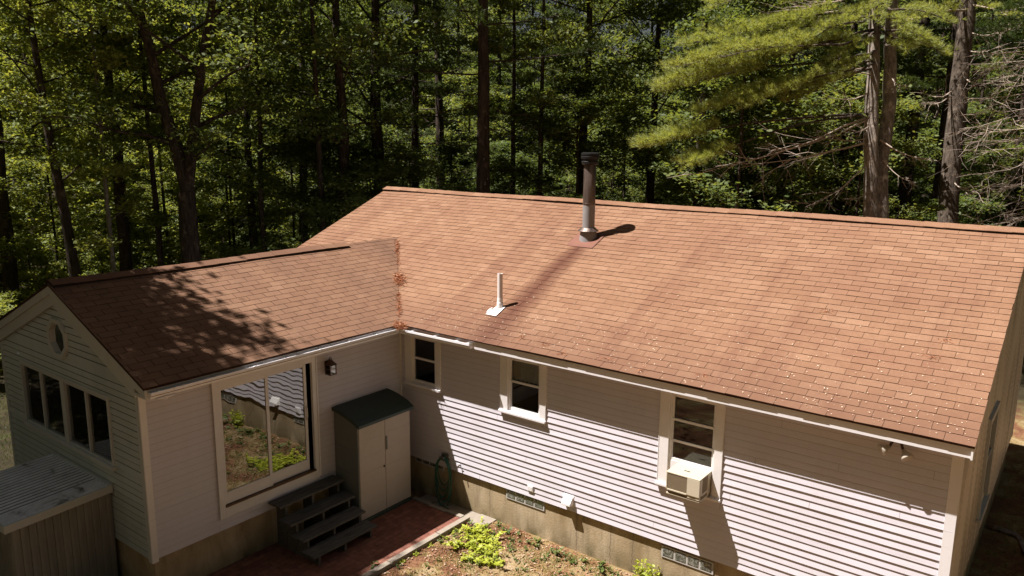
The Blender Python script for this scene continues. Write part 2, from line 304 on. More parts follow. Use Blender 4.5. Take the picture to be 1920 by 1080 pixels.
# ---------------------------------------------------------------- mesh helpers
class MB:
    def __init__(s): s.v = []; s.f = []; s.m = []
    def poly(s, pts, mi=0):
        b = len(s.v); s.v += [tuple(p) for p in pts]; s.f.append(tuple(range(b, b+len(pts)))); s.m.append(mi)
    def solid(s, verts, faces, mi=0):
        b = len(s.v); s.v += [tuple(p) for p in verts]
        for f in faces: s.f.append(tuple(b+i for i in f)); s.m.append(mi)
    def box(s, a, b, mi=0, bev=0.0):
        x0, y0, z0 = (min(a[i], b[i]) for i in range(3)); x1, y1, z1 = (max(a[i], b[i]) for i in range(3))
        s.hexa([(x0, y0, z0), (x1, y0, z0), (x1, y1, z0), (x0, y1, z0)], [(x0, y0, z1), (x1, y0, z1), (x1, y1, z1), (x0, y1, z1)], mi)
    def hexa(s, lo, hi, mi=0):
        s.solid(list(lo)+list(hi), [(3, 2, 1, 0), (4, 5, 6, 7), (0, 1, 5, 4), (1, 2, 6, 5), (2, 3, 7, 6), (3, 0, 4, 7)], mi)
    def prism(s, prof, d, mi=0):            # closed polygon profile swept by vector d
        n = len(prof); d = np.array(d, float); P0 = [np.array(p, float) for p in prof]; P1 = [p+d for p in P0]
        s.solid(P0+P1, [tuple(range(n-1, -1, -1)), tuple(range(n, 2*n))]+[(i, (i+1) % n, n+(i+1) % n, n+i) for i in range(n)], mi)
    def tube(s, pts, rad, seg=8, mi=0, cap=True):
        pts = [np.array(p, float) for p in pts]; n = len(pts)
        if isinstance(rad, (int, float)): rad = [rad]*n
        b = len(s.v); prev = None
        for i, p in enumerate(pts):
            t = pts[min(i+1, n-1)]-pts[max(i-1, 0)]; t = t/(np.linalg.norm(t)+1e-9)
            if prev is None:
                a = np.array([1, 0, 0]) if abs(t[0]) < 0.9 else np.array([0, 1, 0]); prev = np.cross(t, a)
            e = prev-t*(prev@t); e /= (np.linalg.norm(e)+1e-9); prev = e; g = np.cross(t, e)
            for k in range(seg):
                an = 2*math.pi*k/seg; s.v.append(tuple(p+rad[i]*(math.cos(an)*e+math.sin(an)*g)))
        for i in range(n-1):
            for k in range(seg):
                k2 = (k+1) % seg; s.f.append((b+i*seg+k, b+i*seg+k2, b+(i+1)*seg+k2, b+(i+1)*seg+k)); s.m.append(mi)
        if cap:
            s.f.append(tuple(b+k for k in range(seg-1, -1, -1))); s.m.append(mi)
            s.f.append(tuple(b+(n-1)*seg+k for k in range(seg))); s.m.append(mi)
    def lathe(s, c, prof, seg=24, mi=0):    # prof: (radius, z)
        s.tube_prof(c, prof, seg, mi)
    def tube_prof(s, c, prof, seg, mi):
        b = len(s.v)
        for r, z in prof:
            for k in range(seg):
                an = 2*math.pi*k/seg; s.v.append((c[0]+r*math.cos(an), c[1]+r*math.sin(an), c[2]+z))
        n = len(prof)
        for i in range(n-1):
            for k in range(seg):
                k2 = (k+1) % seg; s.f.append((b+i*seg+k, b+i*seg+k2, b+(i+1)*seg+k2, b+(i+1)*seg+k)); s.m.append(mi)
        s.f.append(tuple(b+k for k in range(seg-1, -1, -1))); s.m.append(mi)
        s.f.append(tuple(b+(n-1)*seg+k for k in range(seg))); s.m.append(mi)
    def build(s, name, mats, parent=None, smooth=False, bevel=0.0):
        me = bpy.data.meshes.new(name); me.from_pydata(s.v, [], s.f)
        if not isinstance(mats, (list, tuple)): mats = [mats]
        for m in mats: me.materials.append(m)
        if len(mats) > 1: me.polygons.foreach_set('material_index', s.m)
        if smooth: me.polygons.foreach_set('use_smooth', [True]*len(me.polygons))
        me.update()
        o = bpy.data.objects.new(name, me); COL.objects.link(o)
        if parent is not None: o.parent = parent
        if bevel:
            b = o.modifiers.new('bevel', 'BEVEL'); b.width = bevel; b.segments = 2; b.limit_method = 'ANGLE'
        return o
def smooth4(o):
    for p in o.data.polygons: p.use_smooth = len(p.vertices) == 4
    o.data.set_sharp_from_angle(angle=R(35))
def arr_mesh(name, V, k, mat, smooth=False):   # V: (n*k,3) -> n separate k-gons
    me = bpy.data.meshes.new(name); nv = len(V); nf = nv//k
    me.vertices.add(nv); me.vertices.foreach_set('co', np.asarray(V, np.float32).ravel())
    me.loops.add(nv); me.loops.foreach_set('vertex_index', np.arange(nv, dtype=np.int32))
    me.polygons.add(nf); me.polygons.foreach_set('loop_start', np.arange(0, nv, k, dtype=np.int32))
    try: me.polygons.foreach_set('loop_total', np.full(nf, k, dtype=np.int32))
    except Exception: pass
    me.materials.append(mat); me.update(calc_edges=True); me.validate()
    return me
def obj(name, me, parent=None):
    o = bpy.data.objects.new(name, me); COL.objects.link(o)
    if parent is not None: o.parent = parent
    return o
def tag(o, label=None, cat=None, group=None, kind=None):
    if label: o['label'] = label
    if cat: o['category'] = cat
    if group: o['group'] = group
    if kind: o['kind'] = kind
    return o
def thing(name, label, cat, loc=(0, 0, 0), group=None):
    o = bpy.data.objects.new(name, None); COL.objects.link(o); o.location = loc; o.empty_display_size = 0.2
    return tag(o, label, cat, group)

# ---------------------------------------------------------------- house dimensions
WY, L, D = 4.995, 9.276, 4.31                 # wing length, right corner x, ridge y
OV, ZE, PM = 0.345, 2.649, 0.432              # eave overhang, shingle edge height, slope
ZR = ZE + PM*(D+OV); XL, XR = -4.79, L+0.142
A, OW, ZW, PW, YF = 2.344, 0.331, 2.654, 0.417, -WY-0.09
ZWR = ZW + PW*(A+OW); XW = -2*A               # wing ridge height, wing left wall
YB = 2*D                                      # rear wall
YV = -OV + (ZWR-ZE)/PM                        # y where the wing ridge runs into the main slope
ZT = 2.50                                     # wall top
GZ = -0.66

house = thing('house', 'single-storey white clapboard house with brown shingle roof and a gabled wing', 'house')

# ---- siding: real laps, with a painted shadow band under each
CO = 0.1016
def siding(name, O, U, Nn, ulo, uhi, z0, z1, holes, mat, parent, step=(0.0185, 0.0160), seams=True, lapw=.011):
    """U along the wall, Nn outward; ulo/uhi may be functions of z; holes = (u0,u1,z0,z1)"""
    mb = MB(); O = np.array(O, float); U = np.array(U, float); Nn = np.array(Nn, float)
    lo = ulo if callable(ulo) else (lambda z: ulo); hi = uhi if callable(uhi) else (lambda z: uhi)
    P = lambda u, z, off: O+U*u+Nn*off+np.array([0, 0, z])
    n = int(math.ceil((z1-z0)/CO))
    r = random.Random(len(name))
    for i in range(n):
        a = z0+i*CO; b = min(z1, a+CO); d = step[i % 2]*(1+r.uniform(-.08, .08))
        cuts = sorted({a, b} | {z for h in holes for z in (h[2], h[3]) if a < z < b})
        for c0, c1 in zip(cuts[:-1], cuts[1:]):
            mid = (c0+c1)/2
            segs = [(None, None)]
            hs = sorted((h[0], h[1]) for h in holes if h[2] <= mid <= h[3])
            edges = [None]
            for h0, h1 in hs: edges += [h0, h1]
            edges.append(None)
            for k in range(0, len(edges), 2):
                e0, e1 = edges[k], edges[k+1]
                l0, l1 = (lo(c0), lo(c1)) if e0 is None else (e0, e0)
                r0, r1 = (hi(c0), hi(c1)) if e1 is None else (e1, e1)
                if r0-l0 < 1e-4: continue
                r1 = max(r1, l1+1e-4)
                o0 = d*(1-(c0-a)/CO)+0.001; o1 = d*(1-(c1-a)/CO)+0.001
                # a long board is split once or twice where the panels overlap
                cutu = [l0]
                if seams and r0-l0 > 2.5 and (i // 2) % 3 == 0 and c0 == a: pass
                nsub = max(1, int((r0-l0)/0.7))
                q0 = [P(l0+(r0-l0)*t/nsub, c0, o0+0.0012*math.sin(3.1*(l0+(r0-l0)*t/nsub)+i*1.7)) for t in range(nsub+1)]
                q1 = [P(l1+(r1-l1)*t/nsub, c1, o1) for t in range(nsub+1)]
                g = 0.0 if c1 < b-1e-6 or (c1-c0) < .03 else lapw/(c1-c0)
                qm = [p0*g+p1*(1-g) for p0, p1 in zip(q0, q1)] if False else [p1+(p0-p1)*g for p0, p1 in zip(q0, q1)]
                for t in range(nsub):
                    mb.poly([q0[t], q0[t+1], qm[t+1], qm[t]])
                    if g: mb.poly([qm[t], qm[t+1], q1[t+1], q1[t]], 1)  # dark band that paints the lap's shadow line
                if nsub > 3 and i % 2 == 0 and seams:      # butt joints between panels
                    for us in (l0+(r0-l0)*((.37*(i//2)+.21) % 1.0),):
                        for zz, oo, zz2, oo2 in ((c0, o0, c1, o1),): mb.poly([P(us, zz, oo+.0016), P(us+.005, zz, oo+.0016), P(us+.005, zz2, oo2+.0016), P(us, zz2, oo2+.0016)], 1)
                if c0 == a: mb.poly([P(l0, c0, -0.004), P(r0, c0, -0.004), P(r0, c0, o0), P(l0, c0, o0)])
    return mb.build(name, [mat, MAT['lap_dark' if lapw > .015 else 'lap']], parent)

win1 = (0.16, 1.03, 1.42, 2.46); win2 = (2.43, 3.36, 1.38, 2.46); win3 = (5.42, 6.39, 0.92, 2.46)
doorh = (-3.90, -2.02, 0.19, 2.42)
gwin = (-3.92, -0.86, 1.16, 2.28)
I = 0.03
w = siding('front_wall', (0, 0, 0), (1, 0, 0), (0, -1, 0), 0.0, L-0.005, 0, ZT+0.02, [(a+I, b-I, c+I, d) for a, b, c, d in (win1, win2, win3)], MAT['siding'], house)
w = siding('wing_wall', (0, 0, 0), (0, 1, 0), (1, 0, 0), -WY+0.005, -0.002, 0, ZT+0.02, [(doorh[0]+I, doorh[1]-I, doorh[2]+I, doorh[3])], MAT['siding'], house)
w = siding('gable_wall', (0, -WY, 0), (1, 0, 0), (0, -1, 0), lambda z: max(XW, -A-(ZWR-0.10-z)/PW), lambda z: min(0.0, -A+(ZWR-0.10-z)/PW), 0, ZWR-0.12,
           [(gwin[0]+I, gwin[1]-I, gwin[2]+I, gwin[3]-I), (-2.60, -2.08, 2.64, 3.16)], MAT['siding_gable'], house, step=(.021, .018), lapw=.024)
w = siding('end_wall', (L, 0, 0), (0, 1, 0), (1, 0, 0), lambda z: max(0.0, (z-(ZE+PM*OV)+0.1)/PM), lambda z: min(YB, YB-(z-(ZE+PM*OV)+0.1)/PM), 0, ZR-0.16, [(2.7, 3.6, 0.6, 2.0)], MAT['siding_stained'], house)
tag(w, 'stained tan end wall in shade')
w = siding('rear_wall', (0, YB, 0), (-1, 0, 0), (0, 1, 0), -L, -XW, 0, ZT, [], MAT['siding'], house)
gx = lambda z: (z-(ZE+PM*OV)+0.1)/PM
w = siding('left_wall', (XW, 0, 0), (0, -1, 0), (-1, 0, 0), lambda z: -YB+max(0.0, gx(z)), lambda z: WY if z < ZT-.06 else min(-0.01, -gx(z)), 0, ZR-0.16, [], MAT['siding'], house)
# foundation and dark floor
mb = MB()
def slab(mb, x0, x1, y0, y1, z0, z1): mb.box((x0, y0, z0), (x1, y1, z1))
T = 0.2; F = 0.035
glb = [(2.54, 3.33, -0.185, -0.02), (5.53, 6.34, -0.235, -0.07), (0.34, 1.05, -0.10, 0.06)]
slab(mb, 0, L-F, F, F+T, -1.1, -0.002)
slab(mb, -F-T, -F, -WY+F, F+T-0.001, -1.1, -0.003)
slab(mb, XW+F, -F-T, -WY+F, -WY+F+T, -1.1, -0.004)
slab(mb, L-F-T, L-F-0.001, F+T, YB-F, -1.1, -0.005)
slab(mb, XW+F, XW+F+T, -WY+F+T, YB-F, -1.1, -0.006)
slab(mb, XW+F+T, L-F-T, YB-F-T, YB-F, -1.1, -0.007)
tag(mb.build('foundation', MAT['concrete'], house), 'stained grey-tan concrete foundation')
mb = MB(); mb.box((XW+0.1, -WY+0.1, 0.05), (-0.1, YB-0.1, 0.1)); mb.box((-0.1, 0.1, 0.052), (L-0.1, YB-0.1, 0.102))
mb.box((XW+.1, 2.6, 0.1), (L-0.1, 2.7, 2.5)); mb.box((-3.2, -WY+.3, 0.1), (-3.1, 2, 2.5))
mb.build('interior_floor', MAT['interior'], house)
mb = MB(); mb.box((XW+0.05, -WY+0.05, 2.42), (-0.06, YB-0.05, 2.46)); mb.box((-0.06, 0.06, 2.422), (L-0.06, YB-0.06, 2.462)); mb.build('ceiling', MAT['interior'], house)
# glass block windows set in the foundation
def glass_blocks(x0, x1, z0, z1):
    fr = MB(); n = 4; wd_ = (x1-x0)/n
    fr.box((x0-0.012, F-0.016, z0-0.012), (x1+0.012, F+0.01, z1+0.012))
    o = fr.build('basement_window', MAT['grout'], house)
    g = MB()
    for k in range(n):
        xa, xb = x0+k*wd_+0.012, x0+(k+1)*wd_-0.012; ya = F-0.022
        g.hexa([(xa, F-.016, z0+.008), (xb, F-.016, z0+.008), (xb, F-.016, z1-.008), (xa, F-.016, z1-.008)],
               [(xa+.015, ya, z0+.023), (xb-.015, ya, z0+.023), (xb-.015, ya, z1-.023), (xa+.015, ya, z1-.023)])
    g.build('pane', MAT['glass_block'], o)
for b in glb: glass_blocks(b[0], b[1], b[2], b[3]-(0.0 if b[3] < 0 else 0.08))

# ---- corner boards
mb = MB(); t = 0.02
mb.box((-0.001, -WY-t, -0.05), (t, -WY+0.075, ZT-0.03)); mb.build('corner_board', MAT['trim_cream'], house)
mb = MB(); mb.box((-0.085, -WY-t-0.002, -0.05), (-0.003, -WY, ZT-0.03)); mb.build('corner_board', MAT['trim_shaded'], house)
mb = MB(); mb.box((L-0.10, -t, -0.05), (L+t, 0.0, ZT-0.01)); mb.box((L, 0.001, -0.05), (L+t, 0.07, ZT-0.01)); mb.build('corner_board', MAT['trim'], house)
mb = MB(); mb.box((XW-t, -WY-t, -0.05), (XW+0.08, -WY+0.0, ZT-0.05)); mb.box((XW-t, -WY+.001, -0.05), (XW, -WY+0.08, ZT-0.05)); mb.build('corner_board', MAT['trim_shaded'], house)
mb = MB(); mb.box((0.0, -0.035, 0), (0.035, 0.0, ZT-0.03)); mb.build('corner_board', MAT['trim_cream'], house)
mb = MB(); mb.box((L, YB-0.08, -0.05), (L+t, YB+t, ZT-0.03)); mb.build('corner_board', MAT['trim'], house)

# ---- shingled slopes: one little slab per tab
def clip(poly, hp):
    a, b, c = hp; out = []
    for i in range(len(poly)):
        p, q = poly[i], poly[(i+1) % len(poly)]; dp, dq = a*p[0]+b*p[1]-c, a*q[0]+b*q[1]-c
        if dp <= 0: out.append(p)
        if dp*dq < 0: k = dp/(dp-dq); out.append((p[0]+(q[0]-p[0])*k, p[1]+(q[1]-p[1])*k))
    return out
TAB, EXPN = 0.325, 0.141
def shingles(mb, O, U, S, u0, u1, smax, hps, seed, shift=0.0, thk=0.0075, gap=0.0024):
    r = random.Random(seed); O = np.array(O, float); U = np.array(U, float); S = np.array(S, float); Nn = np.cross(U, S)
    if Nn[2] < 0: Nn = -Nn
    ns = int(math.ceil(smax/EXPN))
    wav = lambda u, s: 0.006*math.sin(0.9*u+1.3*s+seed)+0.005*math.sin(2.3*u-0.7*s)
    for i in range(ns):
        sa = i*EXPN + r.uniform(-.002, .002); sb = min(smax, (i+1)*EXPN+0.006)
        off = (i % 2)*TAB/2+shift+r.uniform(-.012, .012)
        k0 = int(math.floor((u0-off)/TAB)); k1 = int(math.ceil((u1-off)/TAB))
        cyc = r.choice([0, 0, 0.012])
        for k in range(k0, k1+1):
            ua = max(u0, off+k*TAB+gap); ub = min(u1, off+(k+1)*TAB-gap)
            if ub-ua < 0.015: continue
            j = r.uniform(-.003, .003); tl, tr_ = thk*r.uniform(.7, 1.5), thk*r.uniform(.7, 1.5)
            poly = [(ua, sa+j), (ub, sa+j), (ub, sb), (ua, sb)]
            for h in hps:
                poly = clip(poly, h)
                if len(poly) < 3: break
            if len(poly) < 3: continue
            def lift(u, s):
                f = max(0.0, 1-(s-sa)/EXPN); e = (u-ua)/(ub-ua+1e-6); return (tl*(1-e)+tr_*e)*f+0.0012
            top = [O+U*u+S*s+Nn*(lift(u, s)+wav(u, s)) for u, s in poly]
            bot = [O+U*u+S*s+Nn*(-0.004+wav(u, s)) for u, s in poly]
            n = len(poly); b = len(mb.v); mb.v += [tuple(p) for p in top]+[tuple(p) for p in bot]
            mb.f.append(tuple(b+q for q in range(n))); mb.m.append(0)
            for q in range(n):
                q2 = (q+1) % n; mb.f.append((b+n+q, b+n+q2, b+q2, b+q)); mb.m.append(1)
cm = 1/math.hypot(1, PM); SM = np.array([0, cm, PM*cm]); LM = (D+OV)/cm
cw = 1/math.hypot(1, PW); LW = (A+OW)/cw
NM = np.array([0, -PM*cm, cm])
# valleys in the main slope's own (u, s): right one from (OW, eave) to (-A, YV)
def hp_line(p, q, keep):                     # half plane through p,q on the side of point keep
    a, b = q[1]-p[1], -(q[0]-p[0]); c = a*p[0]+b*p[1]
    if a*keep[0]+b*keep[1]-c > 0: a, b, c = -a, -b, -c
    return (a, b, c)
sv0 = (ZW-ZE)/PM/cm; sv1 = (YV+OV)/cm
mb = MB()
shingles(mb, (0, -OV, ZE), (1, 0, 0), SM, -A, XR, LM, [hp_line((OW, sv0), (-A, sv1), (5, 1))], 3)
shingles(mb, (0, -OV, ZE), (1, 0, 0), SM, XL, -A, LM, [hp_line((-2*A-OW, sv0), (-A, sv1), (-4, 4.5))], 3)
shingles(mb, (0, 2*D+OV, ZE), (1, 0, 0), np.array([0, -cm, PM*cm]), XL, XR, LM, [], 5)
roof = mb.build('roof', [MAT['shingle'], MAT['shingle_edge']], house)
tag(roof, 'large rust-brown main roof slope')
mb = MB()
SWr = np.array([-cw, 0, PW*cw]); SWl = np.array([cw, 0, PW*cw])
yv_at = lambda s: -OV+((ZW+PW*s*cw)-ZE)/PM
hp = hp_line((yv_at(0), 0), (yv_at(LW), LW), (-3, 1))
shingles(mb, (OW, 0, ZW), (0, 1, 0), SWr, YF, YV+0.1, LW, [hp], 11, thk=.0045, gap=.0045)
shingles(mb, (-2*A-OW, 0, ZW), (0, 1, 0), SWl, YF, YV+0.1, LW, [hp], 13, thk=.0045, gap=.0045)
wroof = mb.build('roof', [MAT['shingle_wing'], MAT['shingle_edge']], house)
tag(wroof, 'smaller roof of the gabled wing')
# decking under the shingles, with the black drip line at the eaves
mb = MB(); e = 0.012
def deck(mb, pts, n, th):
    n = np.array(n, float); top = [np.array(p, float)-n*e for p in pts]; bot = [p-n*th for p in top]
    mb.hexa(bot, top)
deck(mb, [(-A, YV, ZWR), (OW, -OV+sv0*cm, ZW), (XR-.004, -OV+.003, ZE), (XR-.004, D, ZR)], NM, 0.022)
deck(mb, [(-A, YV, ZWR), (XR-.004, D, ZR), (XL+.004, D, ZR), (XL+.004, YV, ZWR)], NM, 0.022)
deck(mb, [(XL+.004, D, ZR), (XR-.004, D, ZR), (XR-.004, 2*D+OV-.003, ZE), (XL+.004, 2*D+OV-.003, ZE)], (0, PM*cm, cm), 0.022)
deck(mb, [(OW-.003, YF+.004, ZW), (OW-.003, -OV+sv0*cm, ZW), (-A, YV, ZWR), (-A, YF+.004, ZWR)], (PW*cw, 0, cw), 0.022)
deck(mb, [(-A, YF+.004, ZWR), (-A, YV, ZWR), (-2*A-OW+.003, -OV+sv0*cm, ZW), (-2*A-OW+.003, YF+.004, ZW)], (-PW*cw, 0, cw), 0.022)
mb.build('roof_deck', MAT['deck'], roof)
# ridge caps: a raised strip over a vent slot filled black as its shadow
def ridge_cap(name, P0, P1, S1, S2, wdt, lift, seed, parent, mat):
    P0 = np.array(P0, float); P1 = np.array(P1, float); d = P1-P0; Ln = np.linalg.norm(d); d /= Ln; r = random.Random(seed)
    mb = MB(); n = int(Ln/0.30); up = np.array([0, 0, 1.0])
    for k in range(n):
        a = P0+d*(Ln*k/n-0.01); b = P0+d*(Ln*(k+1)/n+0.03); h0 = lift+0.006+r.uniform(-.003, .003)+0.008*math.sin(k*.37+seed); h1 = lift+r.uniform(-.003, .003)+0.008*math.sin((k+1)*.37+seed)
        w1 = wdt*(1+r.uniform(-.03, .03))
        for S in (S1, S2):
            S = np.array(S, float)
            q = [a+up*h0, b+up*h1, b+up*h1-S*w1, a+up*h0-S*w1]
            mb.hexa([p-up*0.007 for p in q], q)
    o = mb.build(name, mat, parent)
    sl = MB()
    for S in (S1, S2):
        S = np.array(S, float); q = [P0, P1, P1-S*(wdt-0.02), P0-S*(wdt-0.02)]
        sl.hexa([p+up*0.004 for p in q], [p+up*(lift-0.012) for p in q])
    sl.build('vent_slot_shade', MAT['gap_black'], parent)
    return o
ridge_cap('ridge_cap', (XL-.01, D, ZR), (XR+.01, D, ZR), SM, (0, -cm, PM*cm), 0.165, 0.042, 1, roof, MAT['shingle'])
ridge_cap('ridge_cap', (-A, YF+0.03, ZWR), (-A, 0.72, ZWR), SWr, SWl, 0.165, 0.042, 2, wroof, MAT['shingle'])

# ---- fascia, soffit, rake boards
FB = 2.487
mb = MB(); mb.box((0.32, -OV+.042, FB), (XR-0.03, -OV+.062, ZE-.02)); mb.build('fascia', MAT['trim'], house)
mb = MB(); mb.box((OW-.062, YF+.03, FB+.004), (OW-.042, -OV+.06, ZW-.02)); mb.build('fascia', MAT['trim'], house)
for a_, b_ in (((OW-.04, -OV+.063, FB+.012), (XR-0.04, -0.002, FB+.024)), ((0.022, -WY+.005, FB+.012), (OW-.063, -OV+.06, FB+.024)), ((XL+.05, YB+.003, FB+.012), (XR-.04, YB+OV-.05, FB+.024)), ((-2*A-OW+.06, -WY+.005, FB+.013), (XW-.021, -.0, FB+.025))):
    mb = MB(); mb.box(a_, b_); mb.build('soffit', MAT['trim_cream'], house)
mb = MB(); mb.box((XL+.03, YB+OV-.05, FB), (XR-0.03, YB+OV-.03, ZE-.02)); mb.build('fascia', MAT['trim'], house)
mb = MB(); mb.box((-2*A-OW+.04, YF+.03, FB+.004), (-2*A-OW+.06, -.2, ZW-.02)); mb.build('fascia', MAT['trim_shaded'], house)
def rake(name, y0, y1, axis, ctr, zr, half, slope, drop, th, x, mat, parent):
    """sloping board pair hung below the shingle line; axis 'x' = gable facing y"""
    for sgn in (1, -1):
        mb = MB(); a, b = y0, y1
        tp = lambda h: zr-slope*h-th
        pts = [(0, tp(0)), (half, tp(half)), (half, tp(half)-drop), (0, tp(0)-drop)]
        lo = []; hi = []
        for h, z in pts:
            if axis == 'x': lo.append((ctr+sgn*h, a, z)); hi.append((ctr+sgn*h, b, z))
            else: lo.append((a, ctr+sgn*h, z)); hi.append((b, ctr+sgn*h, z))
        mb.hexa(lo, hi); mb.build(name, mat, parent)
rake('rake_board', YF+.012, YF+.034, 'x', -A, ZWR, A+OW-.01, PW, 0.13, 0.03, 0, MAT['trim_shaded'], house)
rake('rake_board', YF+.035, -WY+.001, 'x', -A, ZWR, A+0.0, PW, 0.24, 0.10, 0, MAT['trim_shaded'], house)
rake('rake_board', XR-.034, XR-.012, 'y', D, ZR, D+OV-.02, PM, 0.15, 0.03, 0, MAT['trim_cream'], house)
rake('rake_board', XL+.012, XL+.034, 'y', D, ZR, D+OV-.02, PM, 0.15, 0.03, 0, MAT['trim'], house)
for x0, x1 in ((-.02, OW-.045), (-2*A-OW+.045, XW+.02)):          # boxed eave returns
    mb = MB(); mb.box((x0, YF+.036, FB+.0), (x1, -WY+.004, ZW-.12)); mb.build('eave_return', MAT['trim_shaded'], house)

# ---- gutters
def gutter(a, b, out, zt, stub=None, muck=True, straps=()):
    a = np.array(a, float); b = np.array(b, float); out = np.array(out, float)
    mb = MB(); z = np.array([0, 0, 1.0]); wd_, h, th = 0.102, 0.095, 0.004
    P = lambda o, zz: a+out*o+z*(zt+zz)
    prof = [(0, -0.012), (0, -h), (wd_*.62, -h), (wd_*.78, -h*.55), (wd_, -h*.38), (wd_, 0), (wd_-.016, 0), (wd_-.016, -.007), (wd_-.008, -.009), (wd_-.008, -h*.36), (wd_*.72, -h*.52), (wd_*.55, -h+th), (th, -h+th), (th, -0.012)]
    mb.prism([P(o, q) for o, q in prof], b-a)
    ln = np.linalg.norm(b-a); d = (b-a)/ln
    cap = [P(0, -.012), P(0, -h), P(wd_*.62, -h), P(wd_*.78, -h*.55), P(wd_, -h*.38), P(wd_, 0)]
    mb.prism([p-d*.003 for p in cap], d*.003); mb.prism([p+(b-a) for p in cap], d*.003)
    g = mb.build('gutter', MAT['gutter'], house)
    for k in straps:
        s = MB(); c = a+d*k; s.prism([c+out*0+z*(zt-.014), c+out*(wd_-.004)+z*(zt-.002), c+out*(wd_-.004)+z*(zt+.004), c+z*(zt-.006)], d*.035); s.build('gutter_hanger', MAT['gutter'], g)
    if muck:
        s = MB(); s.prism([P(.006, -.075), P(wd_*.66, -.075), P(wd_*.84, -.045), P(.006, -.04)], b-a-d*.01); s.build('debris', MAT['gutter_muck'], g)
    return g
g1 = gutter((OW-.042, YF+.07, 0), (OW-.042, -OV-.06, 0), (1, 0, 0), 2.592, straps=[0.35+.62*i for i in range(8)])
mb = MB(); mb.tube([(OW+.01, YF+.28, 2.50), (OW+.01, YF+.28, 2.45)], 0.038, 10); mb.prism([(OW-.03, YF+.14, 2.494), (OW-.03, YF+.44, 2.494), (OW-.03, YF+.34, 2.462), (OW-.03, YF+.22, 2.462)], (.07, 0, 0)); mb.build('outlet', MAT['trim'], g1)
g2 = gutter((OW+.03, -OV+.042, 0), (2.04, -OV+.042, 0), (0, -1, 0), 2.592, straps=[0.3, 0.85, 1.35, 1.6])

# ---- windows
def dh_window(w, rails, curtain_z, ac=False):
    x0, x1, z0, z1 = w; cl, cr = 0.15, 0.115; zt = z1-.01
    fr = MB(); y0 = -0.034
    fr.box((x0, y0, z0+.05), (x0+cl, .02, zt)); fr.box((x1-cr, y0, z0+.05), (x1, .02, zt)); fr.box((x0+cl+.001, y0+.001, zt-.085), (x1-cr-.001, .02, zt))
    fr.box((x0-.012, y0-.005, z0+.02), (x0-.001, .01, zt)); fr.box((x1+.001, y0-.005, z0+.02), (x1+.012, .01, zt))
    fr.box((x0+cl-.001, -.012, z0+.06), (x0+cl+.022, .06, zt-.086)); fr.box((x1-cr-.022, -.012, z0+.06), (x1-cr+.001, .06, zt-.086))
    o = fr.build('window', MAT['trim_cream'], house, bevel=.004)
    sl = MB(); sl.prism([(x0-.02, .03, z0+.065), (x0-.02, -.075, z0+.05), (x0-.02, -.075, z0+.012), (x0-.02, .03, z0+.012)], (x1-x0+.04, 0, 0)); sl.build('sill', MAT['trim'], o, bevel=.004)
    xa, xb = x0+cl+.022, x1-cr-.022; za = z0+.065; zb = zt-.086
    sh = MB()
    for r in rails: sh.box((xa, .004, r-.018), (xb, .038, r+.018))
    if not ac: sh.box((xa, .006, za), (xb, .042, za+.055))
    sh.box((xa, .012, zb-.035), (xb, .05, zb)); sh.box((xa-.001, .01, za), (xa+.028, .05, zb)); sh.box((xb-.028, .01, za), (xb+.001, .05, zb))
    sh.build('sash', MAT['trim_cream'], o)
    p = MB(); zl = rails[-1] if ac else za+.02
    p.box((xa+.001, .026, zl), (xb-.001, .03, zb-.002)); p.build('pane', MAT['glass'], o)
    if curtain_z:
        c = MB(); n = 28
        for k in range(n):
            ua, ub = xa+(xb-xa)*k/n, xa+(xb-xa)*(k+1)/n; ya, yb = .085+.018*math.sin(k*1.5), .085+.018*math.sin((k+1)*1.5)
            c.poly([(ua, ya, curtain_z), (ub, yb, curtain_z), (ub, yb, zb+.06), (ua, ya, zb+.06)])
        c.build('curtain', MAT['curtain'], o)
    return o
dh_window(win1, [1.96], 1.98)
dh_window(win2, [1.96], 1.98)
w3 = dh_window(win3, [1.985, 1.66, 1.37], None, True)
mb = MB(); mb.box((5.62, .25, 1.0), (6.2, .6, 1.33)); mb.build('interior_shelf', MAT['curtain'], w3)
